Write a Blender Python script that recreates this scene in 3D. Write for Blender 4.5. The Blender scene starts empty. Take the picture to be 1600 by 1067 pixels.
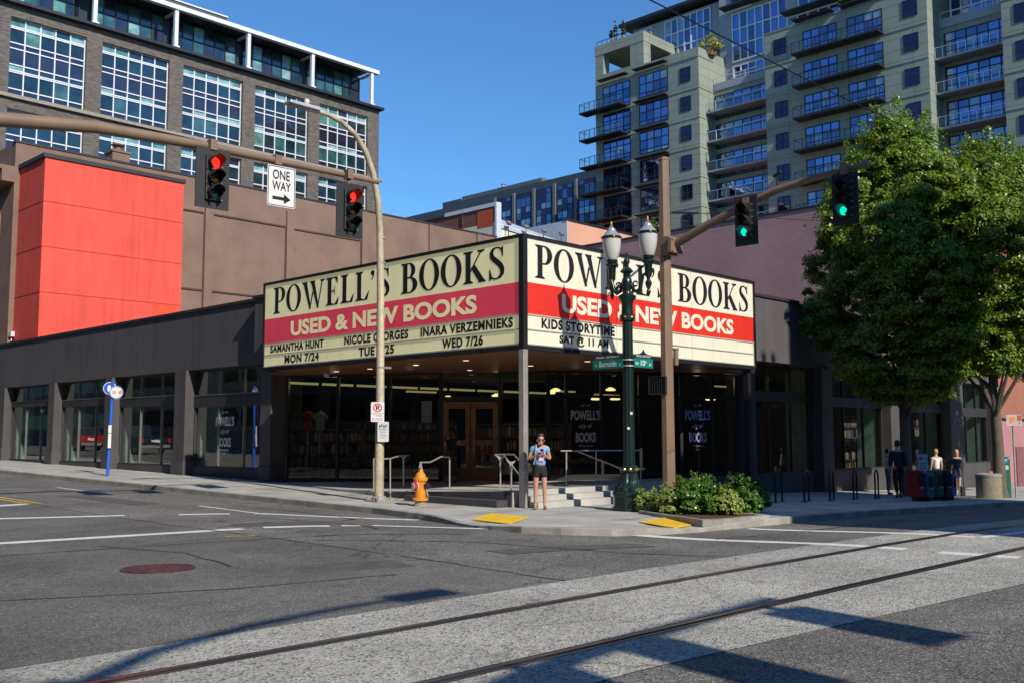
import bpy, bmesh, math, random
import numpy as np
from mathutils import Vector, Matrix
from mathutils.geometry import delaunay_2d_cdt

# ------------------------------------------------------------------ camera, light, sky
SC = bpy.context.scene
COL = SC.collection
PSI = math.radians(44.0); PITCH = math.atan(148/1569.0); ROLL = math.radians(0.12); FPX = 1569.0
F2 = (math.cos(PSI), math.sin(PSI)); R2 = (math.sin(PSI), -math.cos(PSI))
CAM = (-22.3*F2[0]-.255*R2[0], -22.3*F2[1]-.255*R2[1], 1.56)

cam = bpy.data.cameras.new('camera'); camo = bpy.data.objects.new('camera', cam); COL.objects.link(camo)
cam.sensor_width = 36; cam.lens = FPX/1600*36; cam.clip_end = 3000; cam.clip_start = .1
fw = Vector((F2[0]*math.cos(PITCH), F2[1]*math.cos(PITCH), math.sin(PITCH)))
rt = Vector((R2[0], R2[1], 0)); up = rt.cross(fw)
rt2 = rt*math.cos(ROLL) - up*math.sin(ROLL); up2 = up*math.cos(ROLL) + rt*math.sin(ROLL)
m4 = Matrix((rt2, up2, -fw)).transposed().to_4x4(); m4.translation = Vector(CAM)
camo.matrix_world = m4
SC.camera = camo

SUN = Vector((.21, 1.0, -.70)).normalized()
EL = math.asin(-SUN.z)
w = bpy.data.worlds.new('World'); SC.world = w; w.use_nodes = True
nt = w.node_tree; bg = nt.nodes['Background']
sky = nt.nodes.new('ShaderNodeTexSky'); sky.sky_type = 'NISHITA'; sky.sun_disc = False
sky.sun_elevation = EL; sky.sun_rotation = math.atan2(-SUN.x, -SUN.y) % (2*math.pi)
sky.air_density = 1.0; sky.dust_density = 0.0; sky.ozone_density = 2.2; sky.altitude = 50
wb = nt.nodes.new('ShaderNodeVectorMath'); wb.operation = 'MULTIPLY'; wb.inputs[1].default_value = (.47, .83, 1.14)   # white balance of the clear sky
nt.links.new(sky.outputs[0], wb.inputs[0]); nt.links.new(wb.outputs[0], bg.inputs[0]); bg.inputs[1].default_value = .14
sl = bpy.data.lights.new('sun', 'SUN'); sl.energy = 4.9; sl.angle = math.radians(.5); sl.color = (1, .925, .80)
so = bpy.data.objects.new('sun', sl); COL.objects.link(so)
so.rotation_euler = SUN.to_track_quat('-Z', 'Y').to_euler(); so.location = (-10, -40, 40)
SC.view_settings.view_transform = 'Standard'; SC.view_settings.look = 'None'
SC.view_settings.exposure = 0; SC.view_settings.gamma = 1; SC.view_settings.use_curve_mapping = False
SC.render.engine = 'CYCLES'; SC.cycles.max_bounces = 8; SC.cycles.transparent_max_bounces = 12
SC.cycles.use_denoising = True; SC.cycles.sample_clamp_indirect = 6
SC.cycles.caustics_reflective = False; SC.cycles.caustics_refractive = False
random.seed(7); NR = np.random.default_rng(11)

# ------------------------------------------------------------------ measuring helpers
def ray(px, py):
    u = px-800; v = 533.5-py
    c, s = math.cos(ROLL), math.sin(ROLL)
    u, v = u*c+v*s, -u*s+v*c
    cp, sp = math.cos(PITCH), math.sin(PITCH)
    d = FPX*cp-v*sp; z = FPX*sp+v*cp
    return (d*F2[0]+u*R2[0], d*F2[1]+u*R2[1], z)
def at(px, py, x=None, y=None, z=None, D=None):
    r = ray(px, py)
    if x is not None: t = (x-CAM[0])/r[0]
    elif y is not None: t = (y-CAM[1])/r[1]
    elif z is not None: t = (z-CAM[2])/r[2]
    else: t = D/(r[0]*F2[0]+r[1]*F2[1])
    return tuple(CAM[i]+t*r[i] for i in range(3))
def dep(p): return (p[0]-CAM[0])*F2[0]+(p[1]-CAM[1])*F2[1]
def softp(t, k=1.5): return math.log1p(math.exp(t/k))*k if t/k < 40 else t
def g(x, y):
    return .015*softp(min(y, 70)-2) - .0275*softp(min(x, 90)-2)
RAMPS = ((-2.75, -1.6), (-.75, -4.6))
def walk(x, y):
    r = 0
    for a, b in RAMPS: r = max(r, math.exp(-(((x-a)**2+(y-b)**2)/.75)))
    return g(x, y) - .10*r
def street(x, y):
    d = max(-2.3-x, -5.3-y); t = max(0, min(1, d/3.5)); t = t*t*(3-2*t)
    return g(x, y) - .13 + .08*t
def atg(px, py, fn=g):
    z = 0
    for _ in range(60):
        p = at(px, py, z=z); z = .5*z+.5*fn(p[0], p[1])
    return at(px, py, z=z)

# ------------------------------------------------------------------ materials
MATS = {}
def nodes(name):
    m = bpy.data.materials.new(name); m.use_nodes = True
    return m, m.node_tree, m.node_tree.nodes['Principled BSDF']
def M(name, rgb, rough=.6, metal=0, var=.12, scale=3.0, bump=0, bscale=40, spec=.5, fine=0, streak=0, spots=0):
    """plain procedural material: colour broken up by two noises, optional bump, grain and downward streaks"""
    if name in MATS: return MATS[name]
    m, t, b = nodes(name); L = t.links.new
    b.inputs['Roughness'].default_value = rough; b.inputs['Metallic'].default_value = metal
    b.inputs['Specular IOR Level'].default_value = spec
    tc = t.nodes.new('ShaderNodeTexCoord')
    n = t.nodes.new('ShaderNodeTexNoise'); n.inputs['Scale'].default_value = scale; n.inputs['Detail'].default_value = 6
    L(tc.outputs['Object'], n.inputs['Vector'])
    r = t.nodes.new('ShaderNodeMapRange'); r.inputs[1].default_value = .3; r.inputs[2].default_value = .7
    r.inputs[3].default_value = 1-var; r.inputs[4].default_value = 1+var
    L(n.outputs[0], r.inputs[0]); f = r.outputs[0]
    if fine:
        n2 = t.nodes.new('ShaderNodeTexNoise'); n2.inputs['Scale'].default_value = bscale; n2.inputs['Detail'].default_value = 3
        L(tc.outputs['Object'], n2.inputs['Vector'])
        r2 = t.nodes.new('ShaderNodeMapRange'); r2.inputs[1].default_value = .3; r2.inputs[2].default_value = .7
        r2.inputs[3].default_value = 1-fine; r2.inputs[4].default_value = 1+fine
        L(n2.outputs[0], r2.inputs[0]); mu = t.nodes.new('ShaderNodeMath'); mu.operation = 'MULTIPLY'
        L(f, mu.inputs[0]); L(r2.outputs[0], mu.inputs[1]); f = mu.outputs[0]
    if spots:
        for sc_, a_, b_ in ((2.3, .02, .07), (.6, .03, .22)):
            vo = t.nodes.new('ShaderNodeTexVoronoi'); vo.inputs['Scale'].default_value = sc_; L(tc.outputs['Object'], vo.inputs['Vector'])
            rv_ = t.nodes.new('ShaderNodeMapRange'); rv_.inputs[1].default_value = a_; rv_.inputs[2].default_value = b_; rv_.inputs[3].default_value = 1-spots; rv_.inputs[4].default_value = 1
            L(vo.outputs['Distance'], rv_.inputs[0]); mu = t.nodes.new('ShaderNodeMath'); mu.operation = 'MULTIPLY'; L(f, mu.inputs[0]); L(rv_.outputs[0], mu.inputs[1]); f = mu.outputs[0]
    if streak:
        mp = t.nodes.new('ShaderNodeMapping'); mp.inputs['Scale'].default_value = (3.5, 3.5, .25)
        n3 = t.nodes.new('ShaderNodeTexNoise'); n3.inputs['Scale'].default_value = 1.2; n3.inputs['Detail'].default_value = 5
        L(tc.outputs['Object'], mp.inputs[0]); L(mp.outputs[0], n3.inputs['Vector'])
        r3 = t.nodes.new('ShaderNodeMapRange'); r3.inputs[1].default_value = .35; r3.inputs[2].default_value = .7
        r3.inputs[3].default_value = 1+streak*.5; r3.inputs[4].default_value = 1-streak
        L(n3.outputs[0], r3.inputs[0]); mu = t.nodes.new('ShaderNodeMath'); mu.operation = 'MULTIPLY'
        L(f, mu.inputs[0]); L(r3.outputs[0], mu.inputs[1]); f = mu.outputs[0]
    mx = t.nodes.new('ShaderNodeVectorMath'); mx.operation = 'SCALE'; mx.inputs[0].default_value = rgb
    L(f, mx.inputs['Scale']); L(mx.outputs[0], b.inputs['Base Color'])
    if bump:
        n4 = t.nodes.new('ShaderNodeTexNoise'); n4.inputs['Scale'].default_value = bscale; n4.inputs['Detail'].default_value = 4
        L(tc.outputs['Object'], n4.inputs['Vector'])
        bp = t.nodes.new('ShaderNodeBump'); bp.inputs['Strength'].default_value = bump; bp.inputs['Distance'].default_value = .02
        L(n4.outputs[0], bp.inputs['Height']); L(bp.outputs[0], b.inputs['Normal'])
    MATS[name] = m; return m
def brick(name, c1, c2, mortar, bw, bh, ms=.012, rough=.85, offset=.5, bump=.4, var=.12, vscale=.6):
    """masonry or panel joints; works on walls along either axis"""
    if name in MATS: return MATS[name]
    m, t, b = nodes(name); L = t.links.new
    b.inputs['Roughness'].default_value = rough
    tc = t.nodes.new('ShaderNodeTexCoord'); s = t.nodes.new('ShaderNodeSeparateXYZ'); L(tc.outputs['Object'], s.inputs[0])
    a = t.nodes.new('ShaderNodeMath'); L(s.outputs[0], a.inputs[0]); L(s.outputs[1], a.inputs[1])
    cb = t.nodes.new('ShaderNodeCombineXYZ'); L(a.outputs[0], cb.inputs[0]); L(s.outputs[2], cb.inputs[1])
    k = t.nodes.new('ShaderNodeTexBrick'); L(cb.outputs[0], k.inputs['Vector'])
    k.offset = offset; k.inputs['Scale'].default_value = 1; k.inputs['Brick Width'].default_value = bw
    k.inputs['Row Height'].default_value = bh; k.inputs['Mortar Size'].default_value = ms; k.inputs['Mortar Smooth'].default_value = .1
    for i, c in (('Color1', c1), ('Color2', c2), ('Mortar', mortar)): k.inputs[i].default_value = (*c, 1)
    n = t.nodes.new('ShaderNodeTexNoise'); n.inputs['Scale'].default_value = vscale; n.inputs['Detail'].default_value = 7
    L(tc.outputs['Object'], n.inputs['Vector'])
    r = t.nodes.new('ShaderNodeMapRange'); r.inputs[1].default_value = .3; r.inputs[2].default_value = .7
    r.inputs[3].default_value = 1-var; r.inputs[4].default_value = 1+var; L(n.outputs[0], r.inputs[0])
    mx = t.nodes.new('ShaderNodeVectorMath'); mx.operation = 'SCALE'; L(k.outputs['Color'], mx.inputs[0]); L(r.outputs[0], mx.inputs['Scale'])
    L(mx.outputs[0], b.inputs['Base Color'])
    if bump:
        inv = t.nodes.new('ShaderNodeMath'); inv.operation = 'SUBTRACT'; inv.inputs[0].default_value = 1; L(k.outputs['Fac'], inv.inputs[1])
        bp = t.nodes.new('ShaderNodeBump'); bp.inputs['Strength'].default_value = bump; bp.inputs['Distance'].default_value = .015
        L(inv.outputs[0], bp.inputs['Height']); L(bp.outputs[0], b.inputs['Normal'])
    MATS[name] = m; return m
def aggregate(name, base, light, dark, scale, rough=.9, big=.15, amt=.5, crack=.45):
    """asphalt or exposed-aggregate concrete: stones, tar, tyre polish and patches"""
    m, t, b = nodes(name); L = t.links.new
    b.inputs['Roughness'].default_value = rough; b.inputs['Specular IOR Level'].default_value = .3
    tc = t.nodes.new('ShaderNodeTexCoord')
    v = t.nodes.new('ShaderNodeTexVoronoi'); v.inputs['Scale'].default_value = scale; L(tc.outputs['Object'], v.inputs['Vector'])
    sx = t.nodes.new('ShaderNodeSeparateColor'); L(v.outputs['Color'], sx.inputs[0])
    cr = t.nodes.new('ShaderNodeValToRGB'); L(sx.outputs[0], cr.inputs[0])
    e = cr.color_ramp.elements; e[0].color = (*dark, 1); e[1].color = (*light, 1)
    e[0].position = .05; e[1].position = .97; x = e.new(.3); x.color = (*base, 1); x = e.new(.75); x.color = (*base, 1)
    n = t.nodes.new('ShaderNodeTexNoise'); n.inputs['Scale'].default_value = .35; n.inputs['Detail'].default_value = 8; n.inputs['Roughness'].default_value = .6
    L(tc.outputs['Object'], n.inputs['Vector'])
    r = t.nodes.new('ShaderNodeMapRange'); r.inputs[1].default_value = .3; r.inputs[2].default_value = .7
    r.inputs[3].default_value = 1-big; r.inputs[4].default_value = 1+big; L(n.outputs[0], r.inputs[0])
    n2 = t.nodes.new('ShaderNodeTexNoise'); n2.inputs['Scale'].default_value = 9; n2.inputs['Detail'].default_value = 8; n2.inputs['Roughness'].default_value = .7
    L(tc.outputs['Object'], n2.inputs['Vector'])
    r2 = t.nodes.new('ShaderNodeMapRange'); r2.inputs[1].default_value = .3; r2.inputs[2].default_value = .7
    r2.inputs[3].default_value = 1-.2*amt; r2.inputs[4].default_value = 1+.2*amt; L(n2.outputs[0], r2.inputs[0])
    mu = t.nodes.new('ShaderNodeMath'); mu.operation = 'MULTIPLY'; L(r.outputs[0], mu.inputs[0]); L(r2.outputs[0], mu.inputs[1])
    f = mu.outputs[0]
    def times(f, sock):
        q = t.nodes.new('ShaderNodeMath'); q.operation = 'MULTIPLY'; L(f, q.inputs[0]); L(sock, q.inputs[1]); return q.outputs[0]
    def ramp(sock, a, b, lo, hi):
        q = t.nodes.new('ShaderNodeMapRange'); q.inputs[1].default_value = a; q.inputs[2].default_value = b; q.inputs[3].default_value = lo; q.inputs[4].default_value = hi; L(sock, q.inputs[0]); return q.outputs[0]
    # hairline cracks: the edges of warped cells
    wn = t.nodes.new('ShaderNodeTexNoise'); wn.inputs['Scale'].default_value = 1.3; wn.inputs['Detail'].default_value = 5; L(tc.outputs['Object'], wn.inputs['Vector'])
    wa = t.nodes.new('ShaderNodeVectorMath'); wa.operation = 'MULTIPLY_ADD'; L(wn.outputs['Color'], wa.inputs[0]); wa.inputs[1].default_value = (1.6, 1.6, 0); L(tc.outputs['Object'], wa.inputs[2])
    cv = t.nodes.new('ShaderNodeTexVoronoi'); cv.feature = 'DISTANCE_TO_EDGE'; cv.inputs['Scale'].default_value = .22; L(wa.outputs[0], cv.inputs['Vector'])
    f = times(f, ramp(cv.outputs['Distance'], .0, .006, 1-crack, 1))
    # oil drips and gum
    ov = t.nodes.new('ShaderNodeTexVoronoi'); ov.inputs['Scale'].default_value = .75; L(tc.outputs['Object'], ov.inputs['Vector'])
    f = times(f, ramp(ov.outputs['Distance'], .03, .16, .72, 1))
    o2 = t.nodes.new('ShaderNodeTexVoronoi'); o2.inputs['Scale'].default_value = 3.1; L(tc.outputs['Object'], o2.inputs['Vector'])
    f = times(f, ramp(o2.outputs['Distance'], .03, .09, .80, 1))
    # tyre polish along both streets
    for sc_ in ((1.1, .05, 1), (.05, 1.1, 1)):
        mp = t.nodes.new('ShaderNodeMapping'); mp.inputs['Scale'].default_value = sc_; L(tc.outputs['Object'], mp.inputs[0])
        sn = t.nodes.new('ShaderNodeTexNoise'); sn.inputs['Scale'].default_value = 1; sn.inputs['Detail'].default_value = 4; L(mp.outputs[0], sn.inputs['Vector']); f = times(f, ramp(sn.outputs[0], .3, .7, .90, 1.10))
    mx = t.nodes.new('ShaderNodeVectorMath'); mx.operation = 'SCALE'; L(cr.outputs[0], mx.inputs[0]); L(f, mx.inputs['Scale'])
    L(mx.outputs[0], b.inputs['Base Color'])
    bp = t.nodes.new('ShaderNodeBump'); bp.inputs['Strength'].default_value = .7; bp.inputs['Distance'].default_value = .012
    L(v.outputs['Distance'], bp.inputs['Height']); L(bp.outputs[0], b.inputs['Normal'])
    MATS[name] = m; return m
def glass(name, tint=(.55, .62, .58), refl=.07, top=.34):
    if name in MATS: return MATS[name]
    m = bpy.data.materials.new(name); m.use_nodes = True; t = m.node_tree; L = t.links.new
    t.nodes.remove(t.nodes['Principled BSDF']); o = t.nodes['Material Output']
    tr = t.nodes.new('ShaderNodeBsdfTransparent'); tr.inputs[0].default_value = (*tint, 1)
    gl = t.nodes.new('ShaderNodeBsdfGlossy'); gl.inputs['Roughness'].default_value = .0; gl.inputs[0].default_value = (.95, 1, .98, 1)
    fr = t.nodes.new('ShaderNodeLayerWeight'); fr.inputs[0].default_value = .28
    r = t.nodes.new('ShaderNodeMapRange'); r.inputs[3].default_value = refl; r.inputs[4].default_value = top
    L(fr.outputs['Fresnel'], r.inputs[0])
    tcn = t.nodes.new('ShaderNodeTexCoord'); nn = t.nodes.new('ShaderNodeTexNoise'); nn.inputs['Scale'].default_value = .8
    L(tcn.outputs['Object'], nn.inputs['Vector']); bp = t.nodes.new('ShaderNodeBump'); bp.inputs['Strength'].default_value = .06
    bp.inputs['Distance'].default_value = .05; L(nn.outputs[0], bp.inputs['Height']); L(bp.outputs[0], gl.inputs['Normal'])
    mx = t.nodes.new('ShaderNodeMixShader'); L(r.outputs[0], mx.inputs[0]); L(tr.outputs[0], mx.inputs[1]); L(gl.outputs[0], mx.inputs[2])
    L(mx.outputs[0], o.inputs[0]); MATS[name] = m; return m
def pane(name, rgb, refl=.35, tint=(.85, .93, 1), wob=.15, rough=.01):
    """a window pane seen from outside with a dark or curtained room behind it"""
    if name in MATS: return MATS[name]
    m = bpy.data.materials.new(name); m.use_nodes = True; t = m.node_tree; L = t.links.new
    t.nodes.remove(t.nodes['Principled BSDF']); o = t.nodes['Material Output']
    df = t.nodes.new('ShaderNodeBsdfDiffuse')
    tcn = t.nodes.new('ShaderNodeTexCoord')
    n1 = t.nodes.new('ShaderNodeTexNoise'); n1.inputs['Scale'].default_value = .9; n1.inputs['Detail'].default_value = 3; L(tcn.outputs['Object'], n1.inputs['Vector'])
    rr = t.nodes.new('ShaderNodeMapRange'); rr.inputs[1].default_value = .35; rr.inputs[2].default_value = .65; rr.inputs[3].default_value = .55; rr.inputs[4].default_value = 1.35
    L(n1.outputs[0], rr.inputs[0]); sc = t.nodes.new('ShaderNodeVectorMath'); sc.operation = 'SCALE'; sc.inputs[0].default_value = rgb
    L(rr.outputs[0], sc.inputs['Scale']); L(sc.outputs[0], df.inputs[0])
    gl = t.nodes.new('ShaderNodeBsdfGlossy'); gl.inputs['Roughness'].default_value = rough; gl.inputs[0].default_value = (*tint, 1)
    nn = t.nodes.new('ShaderNodeTexNoise'); nn.inputs['Scale'].default_value = .7; L(tcn.outputs['Object'], nn.inputs['Vector'])
    bp = t.nodes.new('ShaderNodeBump'); bp.inputs['Strength'].default_value = wob; bp.inputs['Distance'].default_value = .06
    L(nn.outputs[0], bp.inputs['Height']); L(bp.outputs[0], gl.inputs['Normal'])
    mx = t.nodes.new('ShaderNodeMixShader'); mx.inputs[0].default_value = refl
    L(df.outputs[0], mx.inputs[1]); L(gl.outputs[0], mx.inputs[2]); L(mx.outputs[0], o.inputs[0]); MATS[name] = m; return m
def glow(name, rgb, s):
    if name in MATS: return MATS[name]
    m, t, b = nodes(name); b.inputs['Base Color'].default_value = (*rgb, 1)
    b.inputs['Emission Color'].default_value = (*rgb, 1); b.inputs['Emission Strength'].default_value = s
    MATS[name] = m; return m
def leafmat(name, lo, hi, third=None, trans=.35, gloss=.35):
    if name in MATS: return MATS[name]
    m, t, b = nodes(name); L = t.links.new; o = t.nodes['Material Output']
    ge = t.nodes.new('ShaderNodeNewGeometry'); cr = t.nodes.new('ShaderNodeValToRGB'); L(ge.outputs['Random Per Island'], cr.inputs[0])
    e = cr.color_ramp.elements; e[0].color = (*lo, 1); e[1].color = (*hi, 1); e[1].position = .9
    if third: x = e.new(.97); x.color = (*third, 1)
    L(cr.outputs[0], b.inputs['Base Color']); b.inputs['Roughness'].default_value = gloss; b.inputs['Specular IOR Level'].default_value = .45
    tl = t.nodes.new('ShaderNodeBsdfTranslucent'); sc = t.nodes.new('ShaderNodeVectorMath'); sc.operation = 'MULTIPLY'
    L(cr.outputs[0], sc.inputs[0]); sc.inputs[1].default_value = (1.3, 1.25, .5); L(sc.outputs[0], tl.inputs[0])
    mx = t.nodes.new('ShaderNodeMixShader'); mx.inputs[0].default_value = trans
    L(b.outputs[0], mx.inputs[1]); L(tl.outputs[0], mx.inputs[2]); L(mx.outputs[0], o.inputs[0]); MATS[name] = m; return m

# ------------------------------------------------------------------ objects
ORG = {}
def tag(o, label=None, cat=None, group=None, kind=None):
    if label: o['label'] = label
    if cat: o['category'] = cat
    if group: o['group'] = group
    if kind: o['kind'] = kind
    return o
def thing(name, label, cat, loc=(0, 0, 0), group=None, rz=0):
    o = bpy.data.objects.new(name, None); COL.objects.link(o); o.location = loc; o.rotation_euler = (0, 0, rz)
    o.empty_display_size = .2; ORG[o.name] = Vector(loc)
    return tag(o, label, cat, group)
def copy_tree(o, parent=None):
    c = o.copy(); COL.objects.link(c); c.parent = parent
    for ch in list(o.children): copy_tree(ch, c)
    return c
class MB:
    """collects shapes in world coordinates; build() links them as ONE mesh object under its parent"""
    def __init__(s): s.v = []; s.f = []; s.m = []; s.cur = 0
    def add(s, vs, fs):
        b = len(s.v); s.v += [tuple(p) for p in vs]
        for f in fs: s.f.append(tuple(b+i for i in f)); s.m.append(s.cur)
        return s
    def box(s, x0, x1, y0, y1, z0, z1):
        if x0 > x1: x0, x1 = x1, x0
        if y0 > y1: y0, y1 = y1, y0
        if z0 > z1: z0, z1 = z1, z0
        return s.add([(x0, y0, z0), (x1, y0, z0), (x1, y1, z0), (x0, y1, z0), (x0, y0, z1), (x1, y0, z1), (x1, y1, z1), (x0, y1, z1)],
              [(0, 3, 2, 1), (4, 5, 6, 7), (0, 1, 5, 4), (1, 2, 6, 5), (2, 3, 7, 6), (3, 0, 4, 7)])
    def obox(s, O, u, v, n, u0, u1, v0, v1, n0, n1):
        O = Vector(O); u = Vector(u); v = Vector(v); n = Vector(n)
        P = lambda a, b, c: O+u*a+v*b+n*c
        vs = [P(u0, v0, n0), P(u1, v0, n0), P(u1, v0, n1), P(u0, v0, n1), P(u0, v1, n0), P(u1, v1, n0), P(u1, v1, n1), P(u0, v1, n1)]
        return s.add(vs, [(0, 1, 2, 3), (4, 7, 6, 5), (0, 4, 5, 1), (1, 5, 6, 2), (2, 6, 7, 3), (3, 7, 4, 0)])
    def quad(s, a, b, c, d): return s.add([a, b, c, d], [(0, 1, 2, 3)])
    def prism(s, poly, z0, z1):
        n = len(poly)
        vs = [(p[0], p[1], z0 if not callable(z0) else z0(*p[:2])) for p in poly]+[(p[0], p[1], z1 if not callable(z1) else z1(*p[:2])) for p in poly]
        return s.add(vs, [tuple(range(n-1, -1, -1)), tuple(range(n, 2*n))]+[(i, (i+1) % n, n+(i+1) % n, n+i) for i in range(n)])
    def tube(s, pts, rad, n=10, caps=True, sq=None):
        pts = [Vector(p) for p in pts]; k = len(pts)
        if not hasattr(rad, '__len__'): rad = [rad]*k
        vs = []; prev = None
        for i, p in enumerate(pts):
            d = (pts[min(i+1, k-1)]-pts[max(i-1, 0)]).normalized()
            if prev is None:
                a = Vector((0, 0, 1)) if abs(d.z) < .9 else Vector((1, 0, 0)); a = (a-d*a.dot(d)).normalized()
            else: a = (prev-d*prev.dot(d)).normalized()
            prev = a; b = d.cross(a)
            for j in range(n):
                t = 2*math.pi*(j+.5)/n; vs.append(p+(a*math.cos(t)+b*math.sin(t))*rad[i])
        fs = [(i*n+j, i*n+(j+1) % n, (i+1)*n+(j+1) % n, (i+1)*n+j) for i in range(k-1) for j in range(n)]
        if caps: fs += [tuple(range(n-1, -1, -1)), tuple((k-1)*n+j for j in range(n))]
        return s.add(vs, fs)
    def lathe(s, c, prof, n=20, flute=0, nf=12, rot=0, axis=(0, 0, 1), xdir=(1, 0, 0)):
        c = Vector(c); ax = Vector(axis).normalized(); a = Vector(xdir); a = (a-ax*a.dot(ax)).normalized(); b = ax.cross(a)
        vs = []; k = len(prof)
        for r, z in prof:
            for j in range(n):
                t = 2*math.pi*j/n+rot; rr = r*(1-flute*(.5+.5*math.cos(nf*t)))
                vs.append(c+(a*math.cos(t)+b*math.sin(t))*rr+ax*z)
        fs = [(i*n+j, i*n+(j+1) % n, (i+1)*n+(j+1) % n, (i+1)*n+j) for i in range(k-1) for j in range(n)]
        fs += [tuple(range(n-1, -1, -1)), tuple((k-1)*n+j for j in range(n))]
        return s.add(vs, fs)
    def build(s, name, mat, parent=None, smooth=False, bevel=0, local=False):
        me = bpy.data.meshes.new(name)
        o = Vector((0, 0, 0))
        if parent is not None and not local: o = ORG.get(parent.name, Vector((0, 0, 0)))
        me.from_pydata([(p[0]-o.x, p[1]-o.y, p[2]-o.z) for p in s.v], [], s.f)
        for mm in (mat if isinstance(mat, (list, tuple)) else [mat]): me.materials.append(mm)
        if isinstance(mat, (list, tuple)): me.polygons.foreach_set('material_index', s.m)
        if smooth:
            me.polygons.foreach_set('use_smooth', [True]*len(s.f))
            me.set_sharp_from_angle(angle=math.radians(40))
        me.update()
        ob = bpy.data.objects.new(name, me); COL.objects.link(ob); ob.parent = parent; ORG[ob.name] = o
        if bevel:
            bv = ob.modifiers.new('bevel', 'BEVEL'); bv.width = bevel; bv.segments = 2; bv.limit_method = 'ANGLE'
        return ob
def struct(ob): ob['kind'] = 'structure'; return ob
def mesh_np(name, V, Fq, mat, parent=None):
    """V (n,3), Fq (m,4): one mesh object out of arrays"""
    me = bpy.data.meshes.new(name); o = ORG.get(parent.name, Vector((0, 0, 0))) if parent else Vector((0, 0, 0))
    V = np.asarray(V, dtype=np.float32)-np.array(o, dtype=np.float32); m, k = Fq.shape
    me.vertices.add(len(V)); me.vertices.foreach_set('co', V.ravel())
    me.loops.add(m*k); me.loops.foreach_set('vertex_index', Fq.astype(np.int32).ravel())
    me.polygons.add(m); me.polygons.foreach_set('loop_start', np.arange(0, m*k, k, dtype=np.int32))
    me.polygons.foreach_set('loop_total', np.full(m, k, dtype=np.int32))
    me.materials.append(mat); me.update(calc_edges=True); me.validate()
    ob = bpy.data.objects.new(name, me); COL.objects.link(ob); ob.parent = parent; ORG[ob.name] = o
    return ob

# ------------------------------------------------------------------ lettering
def inpoly(x, y, P):
    c = False; j = len(P)-1
    for i in range(len(P)):
        xi, yi = P[i]; xj, yj = P[j]
        if (yi > y) != (yj > y) and x < (xj-xi)*(y-yi)/(yj-yi)+xi: c = not c
        j = i
    return c
def paint(paths):
    """[(+1/-1, polygon)] painted in order -> triangles of the result"""
    vs = []; ed = []
    for s, P in paths:
        b = len(vs); n = len(P); vs += [Vector(p) for p in P]; ed += [(b+i, b+(i+1) % n) for i in range(n)]
    r = delaunay_2d_cdt(vs, ed, [], 0, 1e-5)
    out = []
    for f in r[2]:
        x = sum(r[0][i].x for i in f)/len(f); y = sum(r[0][i].y for i in f)/len(f); on = False
        for s, P in paths:
            if inpoly(x, y, P): on = s > 0
        if on: out.append(tuple(f))
    return [(p.x, p.y) for p in r[0]], out
def ell(cx, cy, rx, ry, n=36, p=2.0):
    out = []
    for i in range(n):
        t = 2*math.pi*i/n; c, s = math.cos(t), math.sin(t)
        out.append((cx+rx*math.copysign(abs(c)**(2/p), c), cy+ry*math.copysign(abs(s)**(2/p), s)))
    return out
def rct(a, b, c, d): return [(a, b), (c, b), (c, d), (a, d)]
def dee(x0, x1, y0, y1, n=16):
    cy = (y0+y1)/2; ry = (y1-y0)/2; xm = x0+(x1-x0)*.35
    return [(x0, y0)]+[(xm+(x1-xm)*math.cos(t), cy+ry*math.sin(t)) for t in [-math.pi/2+math.pi*i/n for i in range(n+1)]]+[(x0, y1)]
def foot(x0, x1, y, d, a=.09):
    """bracketed slab serif on the stem x0..x1; d=+1 on the baseline, -1 on the cap line"""
    return [(x0-a, y), (x1+a, y), (x1+a, y+.03*d), (x1, y+.085*d), (x0, y+.085*d), (x0-a, y+.03*d)]
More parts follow.
